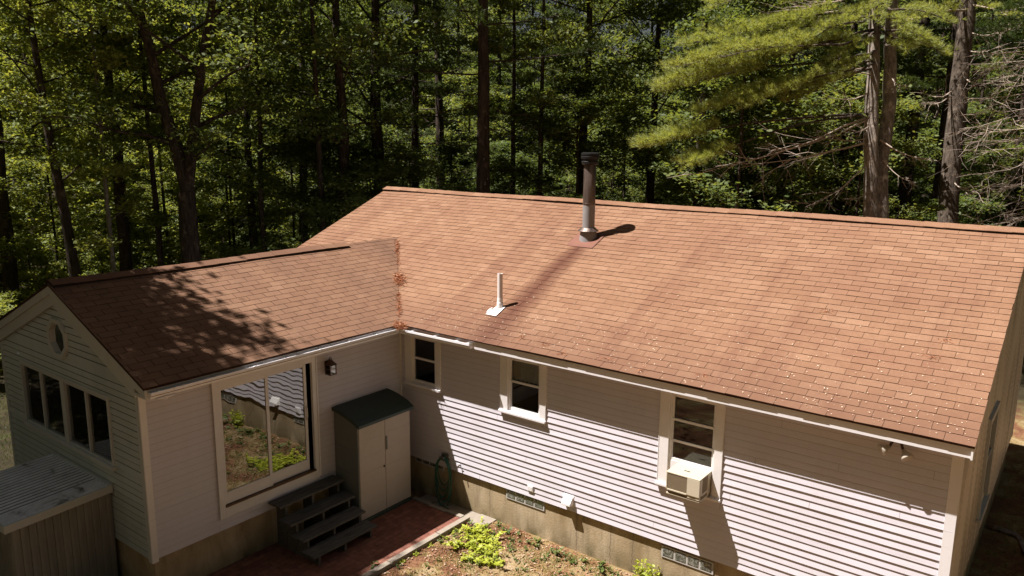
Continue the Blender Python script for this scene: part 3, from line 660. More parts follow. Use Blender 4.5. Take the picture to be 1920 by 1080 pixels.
# gable sliders
def slider():
    x0, x1, z0, z1 = gwin; y = -WY
    fr = MB(); t_ = .035; yo = y-t_
    fr.box((x0, yo, z0), (x0+.055, y+.05, z1)); fr.box((x1-.055, yo, z0), (x1, y+.05, z1))
    fr.box((x0+.056, yo+.001, z1-.055), (x1-.056, y+.05, z1)); fr.box((x0-.02, yo-.03, z0-.02), (x1+.02, y+.05, z0+.045))
    fr.box((-2.43, yo+.001, z0+.046), (-2.30, y+.05, z1-.056))
    o = fr.build('window', MAT['trim_shaded'], house, bevel=.003); tag(o, 'wide four-pane slider in the shaded gable')
    s = MB()
    for xm in (-3.17, -1.60): s.box((xm-.022, yo+.012, z0+.046), (xm+.022, y+.045, z1-.056))
    for xa, xb in ((x0+.056, -3.192), (-3.148, -2.431), (-2.299, -1.622), (-1.578, x1-.056)):
        s.box((xa, yo+.014, z0+.0465), (xb, y+.04, z0+.075)); s.box((xa, yo+.014, z1-.085), (xb, y+.04, z1-.0565))
    s.build('sash', MAT['trim_shaded'], o)
    for xa, xb in ((x0+.056, -3.192), (-3.148, -2.431), (-2.299, -1.622), (-1.578, x1-.056)):
        p = MB(); p.box((xa+.002, y+.010, z0+.06), (xb-.002, y+.014, z1-.07)); p.build('pane', MAT['glass_gable'], o)
    c = MB()
    for xa, xb, yy in ((-3.80, -3.35, .25), (-2.9, -2.62, .3)):
        n = 14
        for k in range(n):
            ua, ub = xa+(xb-xa)*k/n, xa+(xb-xa)*(k+1)/n; c.poly([(ua+.25*(1), y+yy+.02*math.sin(k*1.7), z0), (ub+.25, y+yy+.02*math.sin((k+1)*1.7), z0), (ub, y+yy+.02*math.sin((k+1)*1.7), z1), (ua, y+yy+.02*math.sin(k*1.7), z1)])
    c.build('curtain', MAT['curtain'], o)
slider()
def octagon():
    c = np.array([-2.345, -WY, 2.90]); fr = MB()
    pt = lambda r, k, y: (c[0]+r*math.cos(R(22.5+45*k)), c[1]+y, c[2]+r*math.sin(R(22.5+45*k)))
    for k in range(8):
        fr.hexa([pt(.25, k, .04), pt(.25, k+1, .04), pt(.345, k+1, .0), pt(.345, k, .0)], [pt(.26, k, -.045), pt(.26, k+1, -.045), pt(.335, k+1, -.05), pt(.335, k, -.05)])
    o = fr.build('octagonal_window', MAT['trim_shaded'], house)
    p = MB(); p.prism([pt(.252, k, .0) for k in range(8)], (0, .004, 0)); p.build('pane', MAT['glass_gable'], o)
octagon()
# end-wall window, seen edge on
mb = MB(); y0, y1, z0, z1 = 2.62, 3.68, .52, 2.07
for b in (((L-.02, y0, z0), (L+.055, y0+.1, z1)), ((L-.02, y1-.1, z0), (L+.055, y1, z1)), ((L-.02, y0+.1, z1-.1), (L+.054, y1-.1, z1)), ((L-.02, y0-.03, z0-.04), (L+.08, y1+.03, z0-.001))): mb.box(*b)
o = mb.build('window', MAT['trim_shaded'], house); tag(o, 'window in the stained end wall, seen edge on')
mb = MB(); mb.box((L-.01, y0+.1, z0), (L-.005, y1-.1, z1-.1)); mb.build('pane', MAT['glass'], o)
mb = MB(); mb.box((L+.001, y0+.101, 1.28), (L+.03, y1-.101, 1.32)); mb.build('sash', MAT['trim_shaded'], o)

# ---- sliding door
def sliding_door():
    y0, y1, z0, z1 = doorh; fr = MB()
    zs = .39
    fr.box((-.02, y0, z0), (.036, y0+.075, z1)); fr.box((-.02, y1-.075, z0), (.036, y1, z1))
    fr.box((-.02, y0+.076, 2.285), (.035, y1-.076, z1)); fr.box((-.02, y0+.076, z0), (.034, y1-.076, zs-.03))
    fr.box((.0365, y0-.03, z0-.005), (.048, y0-.001, z1)); fr.box((.0365, y1+.001, z0+.05), (.048, y1+.03, z1))
    o = fr.build('sliding_door', MAT['trim_cream'], house, bevel=.003)
    s = MB(); s.box((-.05, y0+.076, zs-.029), (.055, y1-.076, zs)); s.build('threshold', MAT['bronze'], o)
    for nm, ya, yb, xo in (('door_panel', y0+.077, -2.94, .012), ('door_panel', -2.99, y1-.15, -.03)):
        d = MB(); za, zb = zs+.002, 2.284; sw = .055 if nm == 'door_panel' else .05
        br = .195
        d.box((xo-.03, ya, za), (xo, ya+sw, zb)); d.box((xo-.03, yb-sw, za), (xo, yb, zb)); d.box((xo-.03, ya+sw+.0005, za), (xo-.001, yb-sw-.0005, za+br)); d.box((xo-.03, ya+sw+.0005, zb-.06), (xo-.001, yb-sw-.0005, zb))
        dp = d.build(nm, MAT['trim_cream'], o, bevel=.003)
        g = MB(); g.box((xo-.018, ya+sw-.004, za+br-.004), (xo-.014, yb-sw+.004, zb-.056)); g.build('pane', MAT['glass_door'], dp)
        if xo < 0:
            h = MB(); h.tube([(xo+.004, yb-.028, 1.30), (xo+.03, yb-.028, 1.34), (xo+.034, yb-.028, 1.42), (xo+.03, yb-.028, 1.50), (xo+.004, yb-.028, 1.54)], .009, 8); h.build('handle', MAT['trim'], dp, smooth=True)
sliding_door()

# ---- flue and vent pipe (parts of the house)
rz = lambda y: ZE+PM*(y+OV)
def flue():
    c = (2.262, 2.94); zb = rz(c[1])
    mb = MB(); mb.lathe((c[0], c[1], 0), [(.120, 4.05), (.120, 4.735)], 28); o = mb.build('chimney', MAT['galv'], house, smooth=False)
    smooth4(o)
    tag(o, 'tall round metal flue with dark upper length')
    mb = MB(); mb.lathe((c[0], c[1], 0), [(.123, 4.73), (.126, 4.735), (.126, 4.76), (.122, 4.762), (.119, 5.52), (.116, 5.525)], 28); q = mb.build('upper_pipe', MAT['galv_old'], o)
    smooth4(q)
    mb = MB(); mb.lathe((c[0], c[1], 0), [(.135, 5.50), (.165, 5.515), (.168, 5.56), (.150, 5.575), (.150, 5.60), (.178, 5.61), (.182, 5.655), (.165, 5.665), (.165, 5.675), (.178, 5.68), (.178, 5.715), (.14, 5.728)], 28); q = mb.build('cap', MAT['cap_black'], o)
    smooth4(q)
    # flashing: conical boot on a tilted plate, and the storm collar above it
    pts = []
    mb = MB(); n = 28
    ring = lambda r, h: [(c[0]+r*math.cos(2*math.pi*k/n), c[1]+r*math.sin(2*math.pi*k/n)*1.0, h(c[1]+r*math.sin(2*math.pi*k/n))) for k in range(n)]
    lo = ring(.175, lambda y: rz(y)+.012); hi = ring(.150, lambda y: 4.235)
    b = len(mb.v); mb.v += lo+hi
    for k in range(n): mb.f.append((b+k, b+(k+1) % n, b+n+(k+1) % n, b+n+k)); mb.m.append(0)
    mb.f.append(tuple(b+n+k for k in range(n))); mb.m.append(0)
    mb.build('flashing', MAT['galv'], o, smooth=False)
    mb = MB(); q = [(c[0]-.30, c[1]-.33), (c[0]+.30, c[1]-.33), (c[0]+.30, c[1]+.2), (c[0]-.30, c[1]+.2)]
    mb.hexa([np.array((x, y, rz(y)))+NM*.012 for x, y in q], [np.array((x, y, rz(y)))+NM*.0165 for x, y in q])
    mb.build('flashing_plate', MAT['rust_plate'], o)
    mb = MB(); mb.lathe((c[0], c[1], 0), [(.205, 4.215), (.205, 4.222), (.135, 4.285), (.13, 4.285)], 28); mb.build('storm_collar', MAT['galv_old'], o)
MAT['rust_plate'] = plain('rusty_plate', (0.17, 0.075, 0.05), 0.6, 0.3, 0.2, var=0.3)
flue()
def vent():
    c = (1.95, 0.55); z0 = rz(c[1])
    mb = MB(); mb.lathe((c[0], c[1], 0), [(.046, z0-.03), (.046, 3.655), (.036, 3.655), (.036, 3.56)], 18); o = mb.build('vent_pipe', MAT['pvc'], house)
    smooth4(o)
    mb = MB(); mb.lathe((c[0], c[1], 0), [(.056, z0+.02), (.056, z0+.10), (.050, z0+.105), (.050, z0+.17), (.047, z0+.175)], 18); mb.build('boot', MAT['tin'], o)
    mb = MB(); q = [(c[0]-.13, c[1]-.235), (c[0]+.10, c[1]-.235), (c[0]+.10, c[1]+.03), (c[0]-.07, c[1]+.05)]
    mb.hexa([np.array((x, y, rz(y)))+NM*.012 for x, y in q], [np.array((x, y, rz(y)))+NM*.018 for x, y in q])
    mb.hexa([np.array((x, y, rz(y)))+NM*.012 for x, y in ((c[0]-.16, c[1]-.16), (c[0]-.131, c[1]-.2), (c[0]-.131, c[1]-.03), (c[0]-.16, c[1]-.09))], [np.array((x, y, rz(y)))+NM*.017 for x, y in ((c[0]-.16, c[1]-.16), (c[0]-.131, c[1]-.2), (c[0]-.131, c[1]-.03), (c[0]-.16, c[1]-.09))])
    mb.build('flashing', MAT['tin'], o)
vent()

# ================================================================ ground, patio
def ground():
    mb = MB(); xs = sorted(set(list(np.linspace(-260, -40, 12))+list(np.linspace(-40, 40, 81))+list(np.linspace(40, 260, 12))))
    ys = sorted(set(list(np.linspace(-260, -30, 12))+list(np.linspace(-30, 60, 91))+list(np.linspace(60, 260, 12))))
    def h(x, y):
        dh = max(0, -y-14, x-14, -x-8, y-12); k = min(1, dh/8)
        return GZ-0.05+k*(0.25*math.sin(x*.21+1)*math.cos(y*.17)+0.12*math.sin(x*.6+y*.5))-(.14 if x > L+.5 and y < 9 else 0)*0
    nx = len(xs)
    V = [(x, y, h(x, y)) for y in ys for x in xs]
    Fc = [(j*nx+i, j*nx+i+1, (j+1)*nx+i+1, (j+1)*nx+i) for j in range(len(ys)-1) for i in range(nx-1)]
    mb.v = V; mb.f = Fc; mb.m = [0]*len(Fc)
    tag(mb.build('ground', MAT['ground'], smooth=True), kind='structure')
ground()
mb = MB(); mb.box((-.03, -5.6, -.9), (1.838, -.385, GZ+.012)); tag(mb.build('patio', MAT['brick']), kind='structure')
mb = MB(); yy = -5.6
while yy < -.3:
    y2 = min(yy+rnd.uniform(.55, .62), -.26); a = rnd.uniform(-.006, .006); mb.box((1.84+a, yy, -.9), (1.95+a, y2-.008, GZ+.03+a)); yy = y2
yy = .62
while yy < 1.83:
    x2 = min(yy+.42, 1.835); a = rnd.uniform(-.006, .006); mb.box((yy, -.384+a, -.9), (x2-.008, -.29+a, GZ+.028+a)); yy = x2
tag(mb.build('kerb', MAT['kerb'], bevel=.006), kind='structure')
mb = MB(); mb.box((1.96, -.36, -.8), (2.30, .034, GZ-.03)); mb.box((.62, -.288, -.8), (1.956, .03, GZ-.045)); tag(mb.build('pavement', MAT['kerb']), kind='structure')

# ================================================================ storage locker
lk = thing('storage_locker', 'tan plastic two-door storage locker with green lid against the wing wall', 'locker', (0.33, -1.03, GZ+.012))
def locker():
    ox, oy, oz = lk.location
    P = lambda x, y, z: (x-ox, y-oy, z-oz)
    y0, y1, xb, xf, zb = -1.66, -.42, .03, .62, GZ+.075
    n = 10
    prof = lambda t: (xb+(xf-xb)*t, 1.33-.17*t**1.7)
    mb = MB()
    side = [prof(k/n) for k in range(n+1)]
    poly = [(xb, zb)]+[(xf, zb)]+[(x, z) for x, z in reversed(side)]
    mb.prism([P(x, y0, z) for x, z in poly], (0, .02, 0), 1); mb.prism([P(x, y1-.02, z) for x, z in poly], (0, .02, 0), 0)
    mb.box(P(xb, y0+.021, zb), P(xb+.02, y1-.021, 1.3), 0)
    # ribs on the exposed side
    for z in (-.2, .25, .7): mb.box(P(xb+.04, y0-.008, z), P(xf-.04, y0-.0005, z+.014), 1)
    mb.box(P(xf-.012, y0-.004, zb), P(xf+.004, y0+.018, 1.16), 1)
    mb.build('body', [MAT['locker'], MAT['locker_dark']], lk)
    for ya, yb in ((y0+.022, -1.043), (-1.037, y1-.001)):
        d = MB(); d.box(P(xf-.03, ya, zb+.01), P(xf+.015, yb, 1.155))
        dd = d.build('door', MAT['locker'], lk, bevel=.008)
        for z in (-.35, -.05, .25, .55, .85):
            r = MB(); r.box(P(xf+.0152, ya+.04, z), P(xf+.0185, yb-.04, z+.012)); r.build('door_rib', MAT['locker'], dd)
        h = MB()
        hy = yb-.035 if ya < -1.2 else ya+.012
        if ya > -1.2: h.box(P(xf+.0155, ya+.008, .55), P(xf+.034, ya+.038, .80)); h.build('handle', MAT['locker_dark'], dd, bevel=.004)
        else: h.lathe(P(0, 0, 0), [(.001, 0)], 3) if False else h.box(P(xf+.0155, yb-.05, .24), P(xf+.03, yb-.025, .275)); h.build('latch', MAT['cap_black'], dd)
    lid = MB(); top = []; bot = []
    for k in range(n+1):
        t_ = k/n; x, z = prof(t_); x = xb-.02+(xf+.075-xb+.02)*t_; top.append((x, z+.055-.03*max(0, t_-.85)/.15)); bot.append((x, z-.005-.02*t_))
    for k in range(n):
        (xa, za), (xc, zc), (xa2, zaa), (xc2, zcc) = top[k], top[k+1], bot[k], bot[k+1]
        ya, yb = y0-.035, y1+.045
        lid.poly([P(xa, ya, za), P(xc, ya, zc), P(xc, yb, zc), P(xa, yb, za)]); lid.poly([P(xa2, yb, zaa), P(xc2, yb, zcc), P(xc2, ya, zcc), P(xa2, ya, zaa)])
        lid.poly([P(xa2, ya, zaa), P(xc2, ya, zcc), P(xc, ya, zc), P(xa, ya, za)]); lid.poly([P(xa, yb, za), P(xc, yb, zc), P(xc2, yb, zcc), P(xa2, yb, zaa)])
    (x, z), (x2, z2) = top[-1], bot[-1]; lid.poly([P(x2, y0-.035, z2), P(x2, y1+.045, z2), P(x, y1+.045, z), P(x, y0-.035, z)])
    (x, z), (x2, z2) = top[0], bot[0]; lid.poly([P(x, y0-.035, z), P(x, y1+.045, z), P(x2, y1+.045, z2), P(x2, y0-.035, z2)])
    lid.build('lid', MAT['green_lid'], lk)
    b = MB(); b.box(P(xb, y0-.01, GZ+.0125), P(xf+.03, y1+.01, zb-.001)); b.build('base', MAT['green_lid'], lk, bevel=.01)
locker()

# ================================================================ steps
st = thing('wooden_steps', 'weathered grey open wooden steps below the sliding door', 'steps', (0.55, -2.4, GZ+.012))
def steps():
    o = st.location; P = lambda x, y, z: (x-o[0], y-o[1], z-o[2])
    tr = [(.03, .335, .155), (.29, .60, -.065), (.555, .865, -.265), (.82, 1.13, -.445)]
    for i, (xa, xb, z) in enumerate(tr):
        m = MB(); ya, yb = -3.06+rnd.uniform(-.02, .02), -1.73+rnd.uniform(-.01, .02); mid = (xa+xb)/2
        m.box(P(xa, ya, z-.038), P(mid-.003, yb, z)); m.box(P(mid+.003, ya+.01, z-.038), P(xb, yb-.005, z-.001))
        m.build('tread', MAT['boards'], st, bevel=.004)
    for y in (-2.93, -2.40, -1.85):
        m = MB(); pts = [(.05, GZ+.013), (.05, .116)]
        for xa, xb, z in tr: pts += [(xb-.045, z-.039), (xb-.045, z-.20)] if z > -.4 else [(xb-.05, z-.039), (xb-.05, GZ+.013)]
        # carriage as stacked blocks so each piece stays convex
        for xa, xb, z in tr: m.box(P(xa+.012, y, GZ+.013), P(xb-.046, y+.04, z-.0385))
        m.build('stringer', MAT['boards'], st)
steps()

# ================================================================ air conditioner
ac = thing('air_conditioner', 'cream window air conditioner jutting from the rightmost front window', 'air conditioner', (5.985, -.2, 1.0))
def aircon():
    o = ac.location; P = lambda x, y, z: (x-o[0], y-o[1], z-o[2])
    x0, x1, yf, z0, z1 = 5.735, 6.245, -.405, 1.005, 1.352; zl = 1.085
    m = MB(); m.box(P(x0, yf, z1-.018), P(x1, .05, z1)); m.box(P(x0, yf+.02, z0), P(x1, .05, z0+.02)); m.box(P(x0+.02, yf+.05, z0+.021), P(x1-.02, .05, z1-.019))
    m.box(P(x1-.19, yf, zl), P(x1, yf+.04, z1-.0185)); m.box(P(x0, yf, zl+.001), P(x0+.018, .05, z1-.0185)); m.box(P(x0+.0185, yf, zl-.012), P(x1-.191, yf+.03, zl+.012))
    m.box(P(x1-.19, yf+.012, z0+.03), P(x1, yf+.05, zl-.002)); m.box(P(x1-.02, yf+.05, zl), P(x1-.002, yf+.10, z1-.019)); m.box(P(x1-.02, -.12, z0+.021), P(x1-.002, .05, z1-.019)); m.box(P(x1-.019, yf+.1, zl-.01), P(x1-.001, -.12, zl+.02))
    m.build('casing', MAT['ac'], ac, bevel=.004)
    g = MB()
    for k in range(26): xx = x0+.02+k*.0115; g.box(P(xx, yf+.006, zl+.0125), P(xx+.006, yf+.03, z1-.02)); g.box(P(xx, yf+.025, z0+.021), P(xx+.006, yf+.045, zl-.0125))
    g.build('grille', MAT['ac_grille'], ac)
    g = MB()
    for k in range(14): yy_ = yf+.105+k*.012; g.box(P(x1-.016, yy_, z0+.024), P(x1-.006, yy_+.006, z1-.02))
    g.build('grille', MAT['ac_grille'], ac)
    h = MB(); h.box(P(5.93, -.24, z1+.0005), P(6.02, -.22, z1+.004)); h.build('slot', MAT['cap_black'], ac)
    h = MB(); h.box(P(x1-.15, yf+.006, z0+.055), P(x1-.06, yf+.0115, zl-.025)); h.build('badge', MAT['ac_grille'], ac)
    h = MB(); h.box(P(5.594, -.004, .99), P(5.73, .02, 1.351)); h.build('side_panel', MAT['trim'], ac); h = MB(); h.box(P(6.25, -.004, .99), P(6.257, .02, 1.351)); h.build('side_panel', MAT['trim'], ac)
aircon()

# ================================================================ lantern, floodlights, vent, outlet, hose, drain
ln = thing('wall_lantern', 'bronze glass-sided lantern on the wall right of the sliding door', 'lantern', (0.03, -1.76, 2.14))
def lantern():
    m = MB(); m.box((-.015, -.05, -.09), (.0, .05, .1)); m.tube([(0, 0, .06), (.05, 0, .14), (.085, 0, .15), (.085, 0, .11)], .007, 6); m.build('bracket', MAT['bronze'], ln)
    m = MB(); a = .062; cx = .085
    for sx, sy in ((-1, -1), (1, -1), (1, 1), (-1, 1)): m.box((cx+sx*a-.006, sy*a-.006, -.115), (cx+sx*a+.006, sy*a+.006, .045))
    m.box((cx-a-.01, -a-.01, -.125), (cx+a+.01, a+.01, -.1152)); m.box((cx-a, -a, -.03), (cx+a, -a+.004, -.024)); m.box((cx+a-.004, -a, -.03), (cx+a, a, -.024))
    m.build('frame', MAT['bronze'], ln)
    m = MB(); q = lambda r, z: [(cx-r, -r, z), (cx+r, -r, z), (cx+r, r, z), (cx-r, r, z)]
    m.hexa(q(.078, .0455), q(.03, .11)); m.hexa(q(.03, .1105), q(.018, .13)); m.tube([(cx+.03*math.cos(t_), 0, .15+.028*math.sin(t_)) for t_ in np.linspace(-1.2, 4.3, 14)], .005, 6); m.build('roof', MAT['bronze'], ln)
    m = MB(); m.lathe((cx, 0, 0), [(.016, -.114), (.014, -.03), (.004, -.02)], 10); m.build('candle_bulb', MAT['lamp_glass'], ln)
    m = MB(); m.box((cx-a+.003, -a+.005, -.113), (cx+a-.003, -a+.007, .043)); m.box((cx+a-.0055, -a+.008, -.113), (cx+a-.0035, a-.003, .043)); m.build('pane', MAT['glass'], ln)
lantern()
fl = thing('floodlight', 'twin floodlights under the eave near the right corner', 'floodlight', (8.59, -.10, 2.49))
def flood():
    m = MB(); m.box((-.06, -.05, -.03), (.06, .05, 0.008)); m.tube([(-.03, 0, -.02), (-.07, -.04, -.13)], .016, 8); m.tube([(.03, 0, -.02), (.08, -.04, -.14)], .016, 8); m.build('base', MAT['bronze'], fl)
    for c, d in (((-.07, -.04, -.13), (-.55, -.55, -.3)), ((.08, -.04, -.14), (.6, -.5, -.6))):
        d = np.array(d); d /= np.linalg.norm(d); c = np.array(c); m = MB()
        m.tube([c, c+d*.03, c+d*.05, c+d*.09, c+d*.115, c+d*.122], [.024, .034, .042, .07, .074, .055], 14); m.build('lamp', MAT['lamp_glass'], fl, smooth=True)
flood()
wv = thing('dryer_vent', 'white hooded dryer vent low on the sunlit clapboard wall', 'vent', (3.855, -.012, .18))
m = MB(); m.prism([(-.085, 0, -.075), (-.085, -.11, -.06), (-.085, -.11, -.02), (-.085, -.03, .075), (-.085, 0, .08)], (.17, 0, 0)); m.build('hood', MAT['tin'], wv, bevel=.006)
m = MB(); m.box((-.1, -.006, -.09), (.1, 0.001, .095)); m.build('flange', MAT['tin'], wv)
ob = thing('outlet_box', 'small white outlet cover above the glass block window', 'outlet', (3.08, -.012, .155))
m = MB(); m.box((-.06, -.022, -.055), (.06, 0, .055)); m.build('cover', MAT['trim'], ob, bevel=.005)
m = MB(); m.box((-.045, -.028, -.04), (.045, -.0225, .04)); m.build('flap', MAT['trim'], ob, bevel=.003)
hs = thing('garden_hose', 'coiled green garden hose hanging on the shaded foundation wall', 'hose', (1.14, -.02, .0))
def hose():
    m = MB()
    for k in range(5):
        w_, h_ = .15+.012*k, .28+.05*k; yo = -.05-.022*(k % 3); top = .23-.012*k
        pts = [(w_*math.sin(t_)*(1.0+.1*math.cos(t_)), yo, top-h_+h_*math.cos(t_)) for t_ in np.linspace(0, 2*math.pi, 26)]; m.tube(pts, .011, 7, cap=False)
    m.tube([(.15, -.06, .05), (.22, -.08, -.2), (.2, -.15, -.5), (.05, -.25, GZ-.01), (-.2, -.22, GZ-.012), (-.1, -.12, GZ-.012), (.25, -.2, GZ-.012)], .011, 7)
    m.build('coil', MAT['hose'], hs, smooth=True)
    m = MB(); m.box((-.07, -.03, .13), (.07, .02, .27)); m.prism([(-.05, -.03, .20), (-.05, -.12, .21), (-.05, -.12, .235), (-.05, -.03, .225)], (.1, 0, 0)); m.build('hanger', MAT['boards'], hs)
hose()
fa = thing('faucet', 'small brass wall faucet beside the hanging green hose', 'faucet', (1.50, -.012, .14))
m = MB(); m.tube([(0, 0, 0), (0, -.06, 0), (0, -.075, -.035)], .011, 8); m.build('spout', MAT['bronze'], fa)
m = MB(); m.tube([(0, -.05, .012), (0, -.05, .045)], .004, 6); m.tube([(-.025, -.05, .045), (.025, -.05, .045)], .006, 6); m.build('valve_handle', MAT['tin'], fa)
m = MB(); m.tube([(0, 0, 0), (.22, .03, -.02), (.42, .05, -.05), (.50, .02, -.10), (.56, -.1, -.2), (.60, -.16, -.24)], [.05, .05, .05, .045, .04, .04], 12)
o = m.build('drain_pipe', MAT['galv_old'], smooth=True); o.location = (9.30, 4.62, -.42); tag(o, 'dark metal drain pipe running out from the end wall', 'drain pipe')
og = MB(); og.lathe((0, 0, 0), [(.02, 0), (.14, .02), (.06, .2), (.02, .24)], 12); o = og.build('lamp_shade', MAT['orange'], smooth=True); o.location = (-2.95, -WY+.45, 1.12); tag(o, 'small orange lamp shade behind the gable window', 'lamp shade')
tb = MB(); tb.box((-.8, -.2, -.03), (.8, .2, 0)); tb.box((-.75, -.18, -1.0), (-.7, -.13, -.031)); tb.box((.7, -.18, -1.0), (.75, -.13, -.031)); tb.box((-.75, .13, -1.0), (-.7, .18, -.031)); tb.box((.7, .13, -1.0), (.75, .18, -.031))
o = tb.build('table', MAT['boards']); o.location = (-2.6, -WY+.5, 1.11); tag(o, 'dark side table behind the gable window, under the orange shade', 'table')

# ================================================================ lean-to shed
sh = thing('lean_to_shed', 'low grey shed with a corrugated sheet roof against the gable wall', 'shed', (-1.93, -5.8, GZ-.05))
def leanto():
    o = sh.location; P = lambda x, y, z: (x-o[0], y-o[1], z-o[2])
    x0, x1, y0, y1 = -2.90, -.97, -6.48, -WY-.03; za, zb = .80, .87
    m = MB(); n = 150; sl = lambda y: zb+(za-zb)*(y1-y)/(y1-y0)
    for k in range(n):
        ua, ub = x0+.03+(x1-x0-.06)*k/n, x0+.03+(x1-x0-.06)*(k+1)/n; w_ = lambda u: .016*math.sin((u-x0)/.10*2*math.pi)
        m.poly([P(ua, y0+.03, sl(y0+.03)+w_(ua)), P(ub, y0+.03, sl(y0+.03)+w_(ub)), P(ub, y1, sl(y1)+w_(ub)), P(ua, y1, sl(y1)+w_(ua))], 1 if w_((ua+ub)/2) < -.007 else 0)
    m.build('roof', [MAT['corrugated'], MAT['corrugated_groove_shade']], sh, smooth=True)
    for a, b in (((x1-.03, y0), (x1, y1)), ((x0, y0), (x0+.03, y1))):
        m = MB(); m.hexa([P(a[0], a[1], sl(a[1])-.10), P(b[0], a[1], sl(a[1])-.10), P(b[0], b[1], sl(b[1])-.10), P(a[0], b[1], sl(b[1])-.10)],
                         [P(a[0], a[1], sl(a[1])+.016), P(b[0], a[1], sl(a[1])+.016), P(b[0], b[1], sl(b[1])+.016), P(a[0], b[1], sl(b[1])+.016)])
        m.build('fascia', MAT['trim_shaded'], sh, bevel=.004)
    m = MB(); m.box(P(x0+.031, y0-.001, za-.10), P(x1-.031, y0+.029, za+.014)); m.build('fascia', MAT['trim_shaded'], sh, bevel=.004)
    m = MB(); m.box(P(x0+.031, y1-.04, zb-.02), P(x1-.031, y1+.028, zb+.03)); m.build('flashing', MAT['trim_shaded'], sh)
    # ribbed board walls
    m = MB(); xw = x1-.09; yw = y0+.10
    m.box(P(xw-.03, yw, GZ-.1), P(xw, y1, za-.03)); m.box(P(x0+.09, yw-.001, GZ-.1), P(xw-.031, yw+.03, za-.06)); m.box(P(x0+.08, yw, GZ-.1), P(x0+.11, y1, za-.03))
    k = yw+.01
    while k < y1-.02: m.box(P(xw, k, GZ-.1), P(xw+.020, k+.045, za-.04)); k += .105
    k = x0+.12
    while k < xw-.05: m.box(P(k, yw-.011, GZ-.1), P(k+.024, yw-.0015, za-.07)); k += .058
    m.build('wall', MAT['grey_boards'], sh)
leanto()

# ================================================================ litter on roof and yard
nr = np.random.default_rng(5)
def leaf_quads(C, D_, size, flat=0.0, rng=nr, asp=0.55, fold=None):
    """diamond leaves: centres C (n,3), preferred axis D_ (n,3) or None"""
    n = len(C)
    a = rng.normal(size=(n, 3)) if D_ is None else D_+rng.normal(size=(n, 3))*.6
    a /= np.linalg.norm(a, axis=1, keepdims=True)
    b = rng.normal(size=(n, 3)); b -= (b*a).sum(1, keepdims=True)*a; b /= np.linalg.norm(b, axis=1, keepdims=True)
    if flat:
        up = np.array([0, 0, 1.0]); nn = np.cross(a, b); s = np.sign(nn[:, 2:3]); nn = nn*s*(1-flat)+up*flat; nn /= np.linalg.norm(nn, axis=1, keepdims=True)
        a -= (a*nn).sum(1, keepdims=True)*nn; a /= np.linalg.norm(a, axis=1, keepdims=True); b = np.cross(nn, a)
    s = (np.asarray(size)*(.45+1.0*rng.random(n)**1.6))[:, None]
    V = np.stack([C-a*s, C+b*s*asp-a*s*.1, C+a*s, C-b*s*asp-a*s*.1], 1)
    return V.reshape(-1, 3)
def on_main(u, s, h=.016): return np.array([u, -OV, ZE])+SM*s+NM*h
# pale flecks on the lower courses
C = []
for k in range(800):
    u = nr.uniform(.6, XR-.05); s = abs(nr.normal(0, 1.0))+.03
    if s < 4.6: C.append(on_main(u, s))
for k in range(70):
    C.append(on_main(nr.uniform(-.5, XR-.05), nr.uniform(0.1, 4.8)))
C = np.array(C)
t1 = nr.normal(size=(len(C), 3)); t1 -= (t1@NM)[:, None]*NM; t1 /= np.linalg.norm(t1, axis=1, keepdims=True); t2 = np.cross(NM, t1); s = nr.uniform(.004, .012, len(C))[:, None]
V = np.stack([C-t1*s, C+t2*s*.7, C+t1*s, C-t2*s*.7], 1).reshape(-1, 3)
tag(obj('leaf_flecks', arr_mesh('leaf_flecks', V, 4, MAT['flecks'])), 'pale lichen flecks and leaf bits scattered on the main roof', 'leaf litter', kind='stuff')
# needles heaped in the valley and in the gutter corner
def needles(n, cen, sx, rng, up=.02):
    C_ = np.array([cen(i) for i in range(n)])
    d = rng.normal(size=(n, 3)); d[:, 2] *= .35; d /= np.linalg.norm(d, axis=1, keepdims=True)
    b = np.cross(d, rng.normal(size=(n, 3))); b /= np.linalg.norm(b, axis=1, keepdims=True)
    l = rng.uniform(.03, .06, n)[:, None]; w_ = .004
    return np.stack([C_-d*l, C_+b*w_, C_+d*l, C_-b*w_], 1).reshape(-1, 3)
def valley_pt(t): return np.array([OW+(-A-OW)*t, (-OV+sv0*cm)*(1-t)+YV*t, ZW*(1-t)+ZWR*t])
VS = [needles(850, lambda i: valley_pt(.45+nr.normal(0, .035))+np.array([nr.normal(0, .075), nr.normal(0, .05), abs(nr.normal(0, .025))+.015]), 1, nr),
      needles(1300, lambda i: np.array([OW+.03, -OV-.02, 2.61])+np.array([nr.normal(0, .08), nr.normal(0, .055), abs(nr.normal(0, .035))]), 1, nr),
      needles(520, lambda i: valley_pt(nr.choice([.10, .16, .2, .27, .66, .74, .8, .85, .92])+nr.normal(0, .022))+np.array([nr.normal(0, .03), nr.normal(0, .03), abs(nr.normal(0, .012))+.014]), 1, nr)]
for q in [(7.2, 2.2), (8.7, 1.5), (8.8, 1.9), (3.4, .25), (3.8, .1), (4.6, .2), (5.2, .12), (2.9, .3), (6.1, .25)]:
    VS.append(needles(16, lambda i: on_main(q[0]+nr.normal(0, .05), max(.02, q[1]+nr.normal(0, .03)), .02), 1, nr))
V = np.concatenate(VS)
tag(obj('needle_litter', arr_mesh('needle_litter', V, 4, MAT['needle_litter'])), 'rust-coloured fallen pine needles heaped in the roof valley and gutter corner', 'needle litter', kind='stuff')

